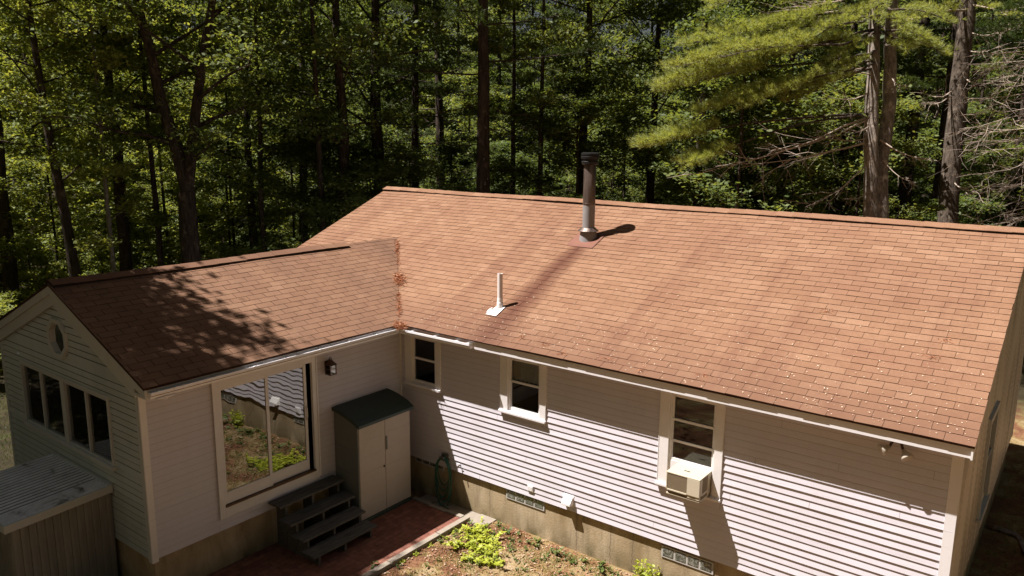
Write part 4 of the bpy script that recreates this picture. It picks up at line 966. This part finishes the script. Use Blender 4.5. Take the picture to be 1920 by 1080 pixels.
# yard ground cover
def free(x, y): return y < -.0 and not (x < 1.98 and y > -6.0 and x > -.2) and not (x < 2.3 and y > -.37) and not (x < .1 and y > -5.1)
C = []
while len(C) < 9000:
    x, y = nr.uniform(1.7, 9.5), -abs(nr.normal(0, 2.0))
    if free(x, y) and y > -6 : C.append((x, y, GZ-.04+nr.uniform(0, .02)))
V = leaf_quads(np.array(C), None, .021, .85)
tag(obj('leaf_litter', arr_mesh('leaf_litter', V, 4, MAT['leaf_litter'])), 'dry brown leaves littering the dirt yard', 'leaf litter', kind='stuff')
def blades(pts, hgt, rng, wd_=.004):
    n = len(pts); d = rng.normal(size=(n, 3))*.45; d[:, 2] = 1; d /= np.linalg.norm(d, axis=1, keepdims=True); b = np.cross(d, rng.normal(size=(n, 3))); b /= np.linalg.norm(b, axis=1, keepdims=True)
    h = (hgt*rng.uniform(.5, 1.3, n))[:, None]; P_ = np.array(pts)
    return np.stack([P_-b*wd_, P_+b*wd_, P_+d*h], 1).reshape(-1, 3)
pts = []
for k in range(1100):
    x, y = nr.uniform(1.8, 9.5), -abs(nr.normal(0, 2.2))-.1
    if not free(x, y): continue
    for j in range(16): pts.append((x+nr.normal(0, .06), y+nr.normal(0, .06), GZ-.05))
tag(obj('grass', arr_mesh('grass', blades(pts, .06, nr, .0055), 3, MAT['grass'])), 'thin dry yellow-green grass in the dirt yard', 'grass', kind='stuff')
pts = [(nr.uniform(9.35, 14), nr.uniform(-1, 9.3), GZ-.06) for k in range(9000)]+[(nr.uniform(-12, -5), nr.uniform(-9, 3), GZ-.06) for k in range(24000)]
tag(obj('grass', arr_mesh('grass', blades(pts, .09, nr, .006), 3, MAT['grass_dark'])), 'green grass on the far sides of the house', 'grass', kind='stuff')

# weeds: each plant its own thing
def weed_mesh(kind, seed):
    rng = np.random.default_rng(seed); Cs = []; Ds = []
    if kind == 'lime':
        for s_ in range(9):
            a = rng.uniform(0, 6.28); ln_ = rng.uniform(.12, .24); d = np.array([math.cos(a)*.8, math.sin(a)*.8, rng.uniform(.5, 1.1)])
            for t_ in np.linspace(.25, 1, 9): p = d*ln_*t_; p[2] -= .05*t_*t_; 
            for t_ in np.linspace(.2, 1, 8):
                p = d*ln_*t_+np.array([0, 0, -.06*t_*t_])
                for sg in (-1, 1): Cs.append(p+np.array([-d[1], d[0], 0])*sg*.03*(1.2-t_)+rng.normal(size=3)*.006); Ds.append(np.array([-d[1], d[0], .1])*sg+d*.6)
        return arr_mesh('weed_leaves', leaf_quads(np.array(Cs), np.array(Ds), .028, .55, rng, .5), 4, MAT['weed'])
    if kind == 'tall':
        for s_ in range(4):
            b = rng.normal(size=2)*.05
            for t_ in np.linspace(.1, 1, 16):
                an = t_*25+s_; Cs.append((b[0]+math.cos(an)*.03, b[1]+math.sin(an)*.03, .30*t_)); Ds.append((math.cos(an), math.sin(an), .3))
        return arr_mesh('weed_leaves', leaf_quads(np.array(Cs), np.array(Ds), .03, .3, rng, .55), 4, MAT['weed'])
    for s_ in range(7):
        a = rng.uniform(0, 6.28); ln_ = rng.uniform(.07, .17)
        for t_ in np.linspace(.2, 1, 5): Cs.append((math.cos(a)*ln_*t_*.7, math.sin(a)*ln_*t_*.7, .02+.13*t_*rng.uniform(.5, 1))); Ds.append((math.cos(a), math.sin(a), .4))
    return arr_mesh('weed_leaves', leaf_quads(np.array(Cs), np.array(Ds), .035, .4, rng, .6), 4, MAT['weed_dark'])
WM = {k: [weed_mesh(k, 10+i) for i in range(3)] for k in ('lime', 'tall', 'low')}
def weed(kind, x, y, sc, label, group, z=GZ-.05):
    o = obj({'lime': 'fern_weed', 'tall': 'tall_weed', 'low': 'leafy_weed'}[kind], rnd.choice(WM[kind])); o.location = (x, y, z); o.scale = (sc, sc, sc*rnd.uniform(.85, 1.15)); o.rotation_euler = (0, 0, rnd.uniform(0, 6.28))
    tag(o, label, 'weed', group)
lime = [(2.28, -.42), (2.36, -.56), (2.42, -.45), (2.22, -.52), (2.5, -.62), (2.62, -.70), (2.72, -.62), (2.55, -.82), (2.78, -.84), (2.9, -.78), (2.98, -.92), (2.82, -1.0), (3.05, -1.02), (2.66, -.95), (2.46, -.98), (2.4, -1.12), (2.36, -.68), (3.2, -1.1), (3.05, -1.2), (2.88, -1.2), (2.7, -1.25)]
for x, y in lime: weed('lime', x+rnd.uniform(-.03, .03), y+rnd.uniform(-.03, .03), rnd.uniform(.9, 1.35), 'lime-green ferny weed in the sunlit patch beside the patio kerb', 'lime-green weeds by the patio')
for x, y in [(2.0, -.8), (2.0, -1.0), (2.03, -.68), (1.99, -1.35), (2.0, -1.7), (1.99, -2.0)]: weed('lime', x, y, rnd.uniform(.4, .55), 'small yellow-green weed growing along the outer edge of the kerb', 'weeds along the kerb')
for x in np.arange(2.45, 7.2, .17):
    weed('low', x+rnd.uniform(-.08, .08), -.10-rnd.uniform(0, .22), rnd.uniform(.55, 1.15), 'low dark green weed growing along the concrete foundation', 'weeds along the foundation')
for x, y in [(5.2, -.12), (5.3, -.1), (5.38, -.13), (5.44, -.1)]: weed('tall', x, y, rnd.uniform(.8, 1.25), 'upright light green leafy stalk against the foundation', 'upright stalks by the foundation')
for k in range(110):
    x, y = rnd.uniform(2.0, 6.5), -.3-abs(rnd.gauss(0, .8))
    weed('low', x, y, rnd.uniform(.3, .6), 'tiny green weed in the litter of the dirt yard', 'tiny weeds in the yard')
weed('low', 1.80, -2.42, .9, 'pale dry weed at the near end of the brick patio', None)

# ================================================================ trees
def tree_tube(mb, p0, p1, r0, r1, rng, seg=6, n=5, wob=.06, sag=0.0):
    p0 = np.array(p0, float); p1 = np.array(p1, float); L_ = np.linalg.norm(p1-p0); pts = []; rad = []
    off = np.zeros(3)
    for i in range(n+1):
        t_ = i/n; off = off+rng.normal(size=3)*wob*L_/n*(0 if i in (0,) else 1); q = p0+(p1-p0)*t_+off*(1-.0*t_); q[2] += sag*math.sin(math.pi*t_)
        pts.append(q); rad.append(r0+(r1-r0)*t_)
    mb.tube(pts, rad, seg, cap=False); return pts
def lerp_path(pts, t_):
    k = min(len(pts)-2, int(t_*(len(pts)-1))); f = t_*(len(pts)-1)-k; return pts[k]*(1-f)+pts[k+1]*f
def broadleaf(name, seed, H, zc, rad, nleaf, lsize, tr, mat, bark, fork=False, lean=(0, 0), nlimb=22, flat=.35, puff=1.0):
    rng = np.random.default_rng(seed); mb = MB()
    top = np.array([lean[0], lean[1], H*.93])
    if fork:
        mid = np.array([lean[0]*.25, lean[1]*.25, H*.30]); t0 = tree_tube(mb, (0, 0, -.4), mid, tr*1.15, tr*.85, rng, 9, 5, .02)
        a = tree_tube(mb, mid, mid+np.array([-1.5, -1.2, H*.62]), tr*.72, .04, rng, 8, 8, .04); b = tree_tube(mb, mid, mid+np.array([1.6, 1.3, H*.6]), tr*.6, .04, rng, 8, 8, .04); paths = [a, b]
    else:
        a = tree_tube(mb, (0, 0, -.4), top, tr*1.12, .03, rng, 8, 10, .025); paths = [a]
    tips = []
    for k in range(nlimb):
        p = paths[k % len(paths)]; 
        zz = zc+(H-zc)*((k+.5)/nlimb)**.9; zs = np.array([q[2] for q in p]); t_ = float(np.interp(zz, zs, np.linspace(0, 1, len(p)))); base = lerp_path(p, t_)
        an = k*2.4+rng.uniform(-.5, .5); env = max(.28, math.sin(math.pi*min(1, .18+.82*(zz-zc)/(H-zc+.01)))**.7)
        ln_ = rad*env*rng.uniform(.7, 1.15); e = base+np.array([math.cos(an)*ln_, math.sin(an)*ln_, ln_*rng.uniform(.15, .65)])
        lp = tree_tube(mb, base, e, max(.012, tr*.28*(1-t_*.6)), .008, rng, 5, 4, .10); 
        for j in range(5):
            q = lerp_path(lp, .35+.65*(j+.5)/5); d = rng.normal(size=3); d[2] = abs(d[2])*.4-.1; d /= np.linalg.norm(d); q2 = q+d*ln_*rng.uniform(.18, .42); 
            tree_tube(mb, q, q2, .01, .004, rng, 4, 2, .1); tips.append(q2); tips.append(q*.4+q2*.6)
        tips.append(e)
    tips = np.array(tips); idx = rng.integers(0, len(tips), nleaf); wts = rng.uniform(.25, 1.0, len(tips))
    C_ = tips[idx]+rng.normal(size=(nleaf, 3))*(np.array([.42, .42, .20])*puff*rad/3.0*wts[idx][:, None])
    tm = mb; crown = arr_mesh(name+'_crown', leaf_quads(C_, None, lsize, flat, rng, .6), 4, mat)
    tmo = MB(); me = bpy.data.meshes.new(name+'_trunk'); me.from_pydata(mb.v, [], mb.f); me.materials.append(bark); me.polygons.foreach_set('use_smooth', [True]*len(me.polygons)); me.update()
    return me, crown
def tufts(C_, D_, rng, per=9, ln_=.11, w_=.0055):
    n = len(C_); C2 = np.repeat(C_, per, 0); D2 = np.repeat(D_, per, 0)+rng.normal(size=(n*per, 3))*.55; D2 /= np.linalg.norm(D2, axis=1, keepdims=True)
    b = np.cross(D2, rng.normal(size=(n*per, 3))); b /= np.linalg.norm(b, axis=1, keepdims=True); l = (ln_*rng.uniform(.7, 1.2, n*per))[:, None]
    return np.stack([C2-b*w_, C2+b*w_, C2+D2*l], 1).reshape(-1, 3)
def bough(mb, p0, p1, r0, rng, dens, spread, sag, Cs, Ds, start=.35, droop=0.0):
    pts = tree_tube(mb, p0, p1, r0, .008, rng, 6, 7, .03, sag); ax = pts[-1]-pts[0]; Lb = np.linalg.norm(ax); ax /= Lb; side = np.cross(ax, [0, 0, 1]); side /= np.linalg.norm(side)
    n = int(dens*Lb)
    for k in range(n):
        t_ = start+(1-start)*(k+rng.uniform(0, 1))/n; q = lerp_path(pts, min(t_, .999)); sg = 1 if k % 2 else -1
        ln_ = spread*Lb*(.25+.9*(1-t_)*(.5+t_))*rng.uniform(.6, 1.1); d = ax*.75+side*sg*rng.uniform(.5, 1.0)+np.array([0, 0, rng.uniform(-.12, .40)]); d /= np.linalg.norm(d)
        e = q+d*ln_; e[2] += .04*ln_-droop*ln_; mb.tube([q, (q+e)/2, e], [.009, .006, .003], 4, cap=False)
        m_ = max(3, int(ln_/.075))
        for j in range(m_):
            f = .15+.85*(j+.5)/m_; c = q+(e-q)*f; Cs.append(c+rng.normal(size=3)*.05+np.array([0, 0, .03])); Ds.append(d*.9+np.array([0, 0, .65]))
            if j % 2 == 0:
                d2 = d+side*sg*rng.uniform(-1, 1)*.9; d2 /= np.linalg.norm(d2); Cs.append(c+d2*.12+rng.normal(size=3)*.03); Ds.append(d2*.9+np.array([0, 0, .5])); Cs.append(c+d2*.22+rng.normal(size=3)*.03); Ds.append(d2+np.array([0, 0, .45]))
    return pts
def dead_branch(mb, p0, p1, r0, rng, twigs=9, sag=-.15, tl=.35):
    pts = tree_tube(mb, p0, p1, r0, .005, rng, 5, 6, .06, sag); Lb = np.linalg.norm(np.array(p1)-np.array(p0)); ax = (np.array(p1)-np.array(p0))/Lb
    for k in range(twigs):
        q = lerp_path(pts, rng.uniform(.25, .98)); d = ax+rng.normal(size=3)*.55; d[2] -= .15; d /= np.linalg.norm(d); e = q+d*Lb*tl*rng.uniform(.4, 1)
        tp = tree_tube(mb, q, e, r0*.3, .003, rng, 4, 3, .12)
        for j in range(3): q2 = lerp_path(tp, rng.uniform(.3, .95)); d2 = d+rng.normal(size=3)*.6; tree_tube(mb, q2, q2+d2*Lb*tl*.3*rng.uniform(.5, 1), .004, .002, rng, 3, 2, .1)
def pine(name, seed, H, zdead, zc, rad, tr, nb, mat, bark, dens=5):
    rng = np.random.default_rng(seed); mb = MB(); a = tree_tube(mb, (0, 0, -.4), (rng.normal()*.3, rng.normal()*.3, H), tr*1.1, .03, rng, 9, 10, .008); Cs = []; Ds = []
    zs = np.array([q[2] for q in a])
    for k in range(nb):
        zz = zc+(H-zc)*k/nb; base = lerp_path(a, float(np.interp(zz, zs, np.linspace(0, 1, len(a))))); an = k*2.4+rng.uniform(-.4, .4); ln_ = rad*(1-.75*(zz-zc)/(H-zc))*rng.uniform(.7, 1.15)
        bough(mb, base, base+np.array([math.cos(an)*ln_, math.sin(an)*ln_, ln_*rng.uniform(.0, .25)]), .03, rng, dens, .26, -.1, Cs, Ds)
    for k in range(16):
        zz = zdead+(zc-zdead)*rng.uniform(0, 1.1); base = lerp_path(a, float(np.interp(zz, zs, np.linspace(0, 1, len(a))))); an = rng.uniform(0, 6.28); ln_ = rad*rng.uniform(.3, .75)
        dead_branch(mb, base, base+np.array([math.cos(an)*ln_, math.sin(an)*ln_, rng.uniform(-.4, .2)]), .02, rng, 4)
    me = bpy.data.meshes.new(name+'_trunk'); me.from_pydata(mb.v, [], mb.f); me.materials.append(bark); me.polygons.foreach_set('use_smooth', [True]*len(me.polygons)); me.update()
    return me, arr_mesh(name+'_crown', tufts(np.array(Cs), np.array(Ds), rng, 8, .15, .009), 3, mat)

def place_tree(name, meshes, x, y, rot, sc, label, cat, group=None, sz=None, z=None):
    t_ = thing(name, label, cat, (x, y, GZ-.1 if z is None else z), group); t_.rotation_euler = (0, 0, rot); t_.scale = (sc, sc, sz or sc)
    obj('trunk', meshes[0], t_); obj('crown', meshes[1], t_); return t_

TALL = [broadleaf('tall_tree', 20+i, 17+i, 4.2+.9*i, 3.7, 26000, .078, .19+.03*i, MAT['leaf'], MAT['bark'], nlimb=26) for i in range(3)]
POLE = [broadleaf('slender_tree', 40+i, 14+i, 3.2, 1.9, 11000, .07, .085+.02*i, MAT['leaf'], MAT['bark' if i else 'bark_pale'], nlimb=18) for i in range(3)]
UNDER = [broadleaf('young_tree', 60+i, 6.0+1.2*i, .5, 2.2, 17000, .065, .05, MAT['leaf_under'], MAT['bark'], nlimb=22, flat=.5) for i in range(3)]
SHRUB = [broadleaf('shrub', 80+i, 2.6, .2, 1.3, 7000, .05, .03, MAT['leaf_under'], MAT['bark'], nlimb=14, flat=.5) for i in range(2)]
PINES = [pine('pine_tree', 90+i, 19+i, 2.0, 6.5+1.5*i, 3.4, .2+.05*i, 34, MAT['needle'], MAT['bark'], 5) for i in range(2)]

# ---- wood behind and to the left of the house
placed = []
def ok(x, y, dmin):
    if -5.6 < x < L+1.5 and -7 < y < YB+2.2: return False
    return all((x-a)**2+(y-b)**2 > dmin*dmin for a, b in placed)
def polar(th, r): return CAM[0]-r*math.sin(R(th)), CAM[1]+r*math.cos(R(th))
SUNNY = {}
def sunny(me):                                # left side of the wood: sunlight painted in as yellower, brighter leaves
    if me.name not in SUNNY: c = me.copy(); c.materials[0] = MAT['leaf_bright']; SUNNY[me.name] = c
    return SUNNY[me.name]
LB = {'tall_tree': 'tall unforked dark-trunked leafy tree standing in the wood around the house', 'slender_tree': 'slender pole-like tree with a thin leafy top in the wood', 'pine_tree': 'straight dark pine with dead lower branches deep in the wood', 'young_tree': 'young bushy green tree under the tall trees of the wood', 'shrub': 'low green shrub at the foot of the wood'}
GP = {'tall_tree': 'tall leafy trees in the wood', 'slender_tree': 'slender trees in the wood', 'pine_tree': 'pines in the wood', 'young_tree': 'young trees in the wood', 'shrub': 'shrubs at the edge of the wood'}
CT = {'shrub': 'shrub'}
def grow(kind, x, y, sc=None):
    ms = {'tall_tree': TALL, 'slender_tree': POLE, 'pine_tree': PINES, 'young_tree': UNDER, 'shrub': SHRUB}[kind]
    placed.append((x, y)); ms = rnd.choice(ms)
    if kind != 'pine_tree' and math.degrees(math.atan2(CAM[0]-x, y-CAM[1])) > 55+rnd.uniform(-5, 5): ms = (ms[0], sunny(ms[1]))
    place_tree(kind, ms, x, y, rnd.uniform(0, 6.28), sc or rnd.uniform(.85, 1.2), LB[kind], CT.get(kind, 'tree'), GP[kind])
def gp(px, dep):
    d = W3(px, 540, 1.0)-CAM; return CAM[0]+d[0]*dep, CAM[1]+d[1]*dep
# named single trees
def hero_pine():
    rng = np.random.default_rng(501); x, y = gp(1642, 22); o = np.array([x, y, GZ-.1])
    t_ = thing('white_pine', 'twin-trunked white pine with sunlit yellow-green boughs sweeping left over the roof', 'tree', tuple(o)); placed.append((x, y))
    q = lambda px, py, dep: W3(px, py, dep)-o
    def trunk(ctrl, r0, r1):
        mb = MB(); ctrl = [np.array(c) for c in ctrl]; P_ = []
        for a, b in zip(ctrl[:-1], ctrl[1:]):
            for k in range(4): P_.append(a+(b-a)*k/4+rng.normal(size=3)*.015)
        P_.append(ctrl[-1]); mb.tube(P_, list(np.linspace(r0, r1, len(P_))), 12, cap=False); return mb
    pa = [q(1638, 720, 22), q(1634, 400, 22), q(1634, 230, 22), q(1640, 60, 22), q(1646, -280, 22)]
    pb = [q(1652, 720, 22.15), q(1650, 400, 22.1), q(1652, 300, 22.2), q(1668, 190, 22.3), q(1670, 60, 22.3), q(1690, -250, 22.3)]
    ta = trunk(pa, .25, .13).build('trunk', MAT['bark_pine'], t_, smooth=True); tb_ = trunk(pb, .25, .14).build('trunk', MAT['bark_pine'], t_, smooth=True)
    mb = MB(); Cs = []; Ds = []
    B = [(1640, 55, 1245, 148, 19.6, .3, 11), (1640, 30, 1290, 82, 20.3, .3, 10), (1640, 70, 1270, 128, 18.9, .35, 11),
         (1640, 118, 1480, 192, 20.6, .3, 12), (1636, 128, 1320, 212, 20.0, .45, 13), (1636, 112, 1400, 205, 19.4, .42, 12), (1640, 10, 1400, 62, 19.6, .3, 11),
         (1648, 50, 1740, 75, 20.6, .2, 12), (1655, 80, 1705, 95, 20.9, .2, 12), (1650, 10, 1780, 40, 20.4, .25, 10), (1640, 5, 1560, 45, 20.2, .2, 11), (1645, -30, 1480, 5, 20.2, .25, 10),
         (1645, -50, 1330, 12, 20.6, .4, 9), (1650, -60, 1840, 0, 21, .3, 9), (1650, -140, 1850, -60, 24, .2, 9), (1650, -200, 1750, -150, 24, .2, 9),
         (1640, -10, 1640, 40, 19.8, .2, 11), (1640, 95, 1560, 150, 19.8, .2, 12), (1640, 60, 1420, 120, 20.0, .2, 12), (1650, 60, 1770, 100, 20.2, .2, 12), (1650, 20, 1700, 60, 19.8, .1, 12), (1640, 30, 1500, 75, 19.4, .2, 12), (1640, 100, 1250, 165, 19.9, .5, 11), (1640, 60, 1560, 120, 20.1, .2, 12)]
    def elbow(ax, ay, bx, by, dp, st_, dens, spread, sag, Cs, Ds, _):
        e = q(ax+.16*(bx-ax), ay+.16*(by-ay)+4, min(dp+.5, 20.6)); mb.tube([q(ax, ay, 22), (q(ax, ay, 22)+e)/2+np.array([0, 0, .05]), e], [.04, .034, .03], 6, cap=False)
        bough(mb, e, q(bx, by, min(dp, 20.0)), .028, rng, dens, spread, sag, Cs, Ds, max(.05, (st_-.16)/.84))
    for ax, ay, bx, by, dp, st_, dens in B: elbow(ax, ay, bx, by, dp, st_, dens*1.0, .30, .12, Cs, Ds, st_)
    bough(mb, q(1634, 215, 22), q(1212, 276, 19.8), .045, rng, 11, .16, .30, Cs, Ds, .70)
    bough(mb, q(1634, 215, 22), q(1290, 300, 19.6), .04, rng, 9, .16, .25, Cs, Ds, .80)
    mb.build('bough', MAT['bark_lichen'], t_, smooth=True)
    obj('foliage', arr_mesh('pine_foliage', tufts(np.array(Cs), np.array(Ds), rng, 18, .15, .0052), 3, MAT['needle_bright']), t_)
    mb = MB()
    for ax, ay, bx, by, dp, r0 in [(1632, 218, 1330, 325, 20.4, .035), (1632, 265, 1400, 300, 20.6, .032), (1632, 222, 1440, 290, 20.4, .03), (1634, 300, 1510, 395, 21, .025), (1632, 172, 1540, 178, 21, .025), (1640, 140, 1560, 105, 21, .025),
                                   (1634, 232, 1590, 240, 21, .02), (1634, 257, 1550, 256, 21.2, .018), (1650, 262, 1740, 300, 21.4, .03), (1655, 300, 1720, 340, 21.5, .02), (1634, 355, 1585, 375, 21.4, .018), (1634, 120, 1570, 122, 21.2, .02), (1660, 130, 1700, 160, 21.2, .02), (1640, 12, 1470, 28, 20.8, .03), (1640, -20, 1420, 20, 21, .03)]:
        mb = MB(); dead_branch(mb, q(ax, ay, 22), q(bx, by, dp), r0, rng, 11, -.12, .3); mb.build('dead_branch', MAT['dead'], t_)
hero_pine()
def lean_pine():
    rng = np.random.default_rng(611); x, y = gp(1778, 24); o = np.array([x, y, GZ-.1]); placed.append((x, y))
    t_ = thing('white_pine', 'bare lichen-flecked pine trunk leaning right, right of the twin-trunked pine', 'tree', tuple(o)); q = lambda px, py, dep: W3(px, py, dep)-o
    mb = MB(); ctrl = [q(1768, 720, 24), q(1776, 400, 24), q(1795, 200, 24), q(1812, 40, 24), q(1840, -260, 24)]; P_ = []
    for a, b in zip(ctrl[:-1], ctrl[1:]):
        for k in range(4): P_.append(a+(b-a)*k/4+rng.normal(size=3)*.015)
    mb.tube(P_, list(np.linspace(.31, .22, len(P_))), 12, cap=False); mb.build('trunk', MAT['bark_lichen'], t_, smooth=True)
    mb = MB(); Cs = []; Ds = []
    for ax, ay, bx, by, dp in [(1815, 20, 1700, 40, 22), (1815, 10, 1900, 35, 22.5), (1820, -40, 1950, 10, 22), (1820, -60, 1720, -10, 22), (1825, -100, 1930, -60, 24), (1830, -150, 1720, -120, 23), (1835, -200, 1920, -180, 23)]:
        bough(mb, q(ax, ay, 24), q(bx, by, dp), .04, rng, 9, .26, .1, Cs, Ds, .3)
    mb.build('bough', MAT['dead'], t_, smooth=True)
    obj('foliage', arr_mesh('pine_foliage', tufts(np.array(Cs), np.array(Ds), rng, 10, .13, .007), 3, MAT['needle_bright']), t_)
    mb = MB()
    for ax, ay, bx, by in [(1810, 55, 1880, 62), (1806, 90, 1870, 85), (1800, 140, 1860, 150), (1785, 170, 1730, 178), (1786, 180, 1720, 190), (1780, 330, 1830, 360)]: mb = MB(); dead_branch(mb, q(ax, ay, 24), q(bx, by, 22.8), .022, rng, 7); mb.build('dead_branch', MAT['dead'], t_)
lean_pine()
def edge_pine():
    rng = np.random.default_rng(733); x, y = gp(2000, 22); o = np.array([x, y, GZ-.1]); placed.append((x, y))
    t_ = thing('white_pine', 'pine at the right edge with many pale bare dead limbs reaching left', 'tree', tuple(o)); q = lambda px, py, dep: W3(px, py, dep)-o
    mb = MB(); mb.tube([q(1985, 740, 22), q(2010, 300, 22), q(2030, 0, 22), q(2050, -260, 22)], [.3, .28, .24, .16], 12, cap=False); mb.build('trunk', MAT['bark_pine'], t_, smooth=True)
    mb = MB()
    for k in range(26):
        py = 85+k*13+rng.uniform(-6, 6); mb = MB(); dead_branch(mb, q(2015, py-25, 22), q(rng.uniform(1800, 1880), py+rng.uniform(-10, 45), rng.uniform(19.5, 22)), rng.uniform(.014, .026), rng, 8, -.05, .32); mb.build('dead_branch', MAT['dead'], t_)
    mb = MB(); Cs = []; Ds = []
    for ay, bx, by in [(30, 1870, 60), (0, 1890, 20), (-40, 1880, -20), (-90, 1920, -60), (-150, 1960, -130), (-40, 2150, -20), (-120, 2150, -100), (30, 2180, 60)]: bough(mb, q(2025, ay, 22), q(bx, by, 20.5), .04, rng, 8, .26, .1, Cs, Ds, .3)
    mb.build('bough', MAT['dead'], t_, smooth=True)
    obj('foliage', arr_mesh('pine_foliage', tufts(np.array(Cs), np.array(Ds), rng, 9, .14, .008), 3, MAT['needle']), t_)
edge_pine()
FORK = broadleaf('forked_tree', 301, 17, 5.2, 3.8, 22000, .075, .30, MAT['leaf'], MAT['bark'], fork=True, nlimb=30)
x, y = gp(365, 24); placed.append((x, y)); place_tree('forked_tree', FORK, x, y, 0, 1.0, 'thick dark tree whose trunk forks in two, left of the main roof peak', 'tree')
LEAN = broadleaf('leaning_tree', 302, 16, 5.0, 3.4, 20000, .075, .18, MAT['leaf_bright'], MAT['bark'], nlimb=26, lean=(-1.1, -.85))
x, y = gp(158, 23.5); placed.append((x, y)); place_tree('slim_tree', LEAN, x, y, 0.0, 1.0, 'slim dark-trunked tree with bright foliage behind the front end of the wing ridge', 'tree')
SHADE = broadleaf('shade_tree', 303, 16.5, 6.4, 3.9, 76000, .095, .22, MAT['leaf'], MAT['bark'], nlimb=34, puff=1.35)
x, y = -7.0, -9.4; placed.append((x, y)); place_tree('shade_tree', SHADE, x, y, 0.4, 1.0, 'leafy tree beside the gable whose crown shades the wing roof', 'tree')
# trunks one can pick out, nearest rows first
for kind, px, dep, sc in [('pine_tree', 905, 27, 1.1), ('tall_tree', 650, 27, 1.05), ('tall_tree', 722, 30, 1.1), ('pine_tree', 775, 33, 1.0), ('pine_tree', 830, 36, 1.0), ('slender_tree', 615, 26, 1.1), ('slender_tree', 310, 26, 1.0), ('slender_tree', 500, 27, 1.0),
                          ('tall_tree', 1090, 31, 1.05), ('slender_tree', 960, 31, 1.0), ('slender_tree', 1010, 29, 1.0), ('tall_tree', 240, 27, 1.0), ('slender_tree', 215, 24, .95), ('tall_tree', 20, 26, 1.0), ('tall_tree', 480, 31, 1.0), ('pine_tree', 570, 34, 1.0),
                          ('pine_tree', 1745, 30, 1.0), ('tall_tree', 1300, 29, 1.0), ('tall_tree', 1210, 33, 1.1), ('tall_tree', 1450, 31, 1.0), ('tall_tree', 1560, 33, 1.1), ('pine_tree', 1880, 30, 1.1)]:
    x, y = gp(px, dep); grow(kind, x, y, sc)
# understory along the edge
k = 0
for px in list(range(-120, 2080, 75)):
    x, y = gp(px+rnd.uniform(-25, 25), (24.5 if px < 500 else 26 if px < 1150 else 27)+rnd.uniform(0, 3.5))
    if ok(x, y, 1.3): grow('young_tree' if rnd.random() < .65 else 'shrub', x, y, rnd.uniform(.75, 1.1))
for px in (-40, 30, 95, 60, 130, 200, 270):
    x, y = gp(px, rnd.uniform(20.5, 23))
    if ok(x, y, 1.2): grow('shrub', x, y, rnd.uniform(.8, 1.15))
for k in range(420):
    th = rnd.uniform(-4, 80); r_ = rnd.uniform(26, 50); x, y = polar(th, r_)
    if ok(x, y, 1.5): grow('young_tree' if rnd.random() < .6 else 'shrub', x, y, rnd.uniform(.7, 1.3))
r_ = 29.0
while r_ < 84:
    th = -6.0+rnd.uniform(0, 3)
    while th < (76 if r_ < 46 else 84):
        x, y = polar(th+rnd.uniform(-1, 1), r_+rnd.uniform(-1.6, 1.6))
        v = rnd.random()
        kind = 'tall_tree' if v < .27 else 'slender_tree' if v < .56 else 'pine_tree' if v < .68 else 'young_tree'
        if ok(x, y, 2.4 if kind == 'tall_tree' else 1.8): grow(kind, x, y, rnd.uniform(1.3, 1.9) if kind == 'young_tree' and r_ > 45 else None)
        th += math.degrees((3.0 if r_ < 45 else 4.0)/r_)*rnd.uniform(.85, 1.3)
    r_ += 3.3 if r_ < 45 else 4.8
th = -6
while th < 80:                               # the farthest, tallest row closes the view
    x, y = polar(th, 88+rnd.uniform(-2, 2)); grow('tall_tree', x, y, rnd.uniform(1.35, 1.6)); th += 2.1
# the wood closes round the clearing on its other sides too
for k in range(60):
    an = R(208+k*3.1+rnd.uniform(-1.5, 1.5)); rr = rnd.choice((21, 25, 29))+rnd.uniform(-1.5, 1.5); x, y = 3+rr*math.cos(an), -2+rr*math.sin(an)
    if ok(x, y, 3.0) and math.hypot(x-CAM[0], y-CAM[1]) > 8: grow('tall_tree', x, y, rnd.uniform(1.0, 1.2))
print('trees', len(placed), 'objects', len(bpy.data.objects))
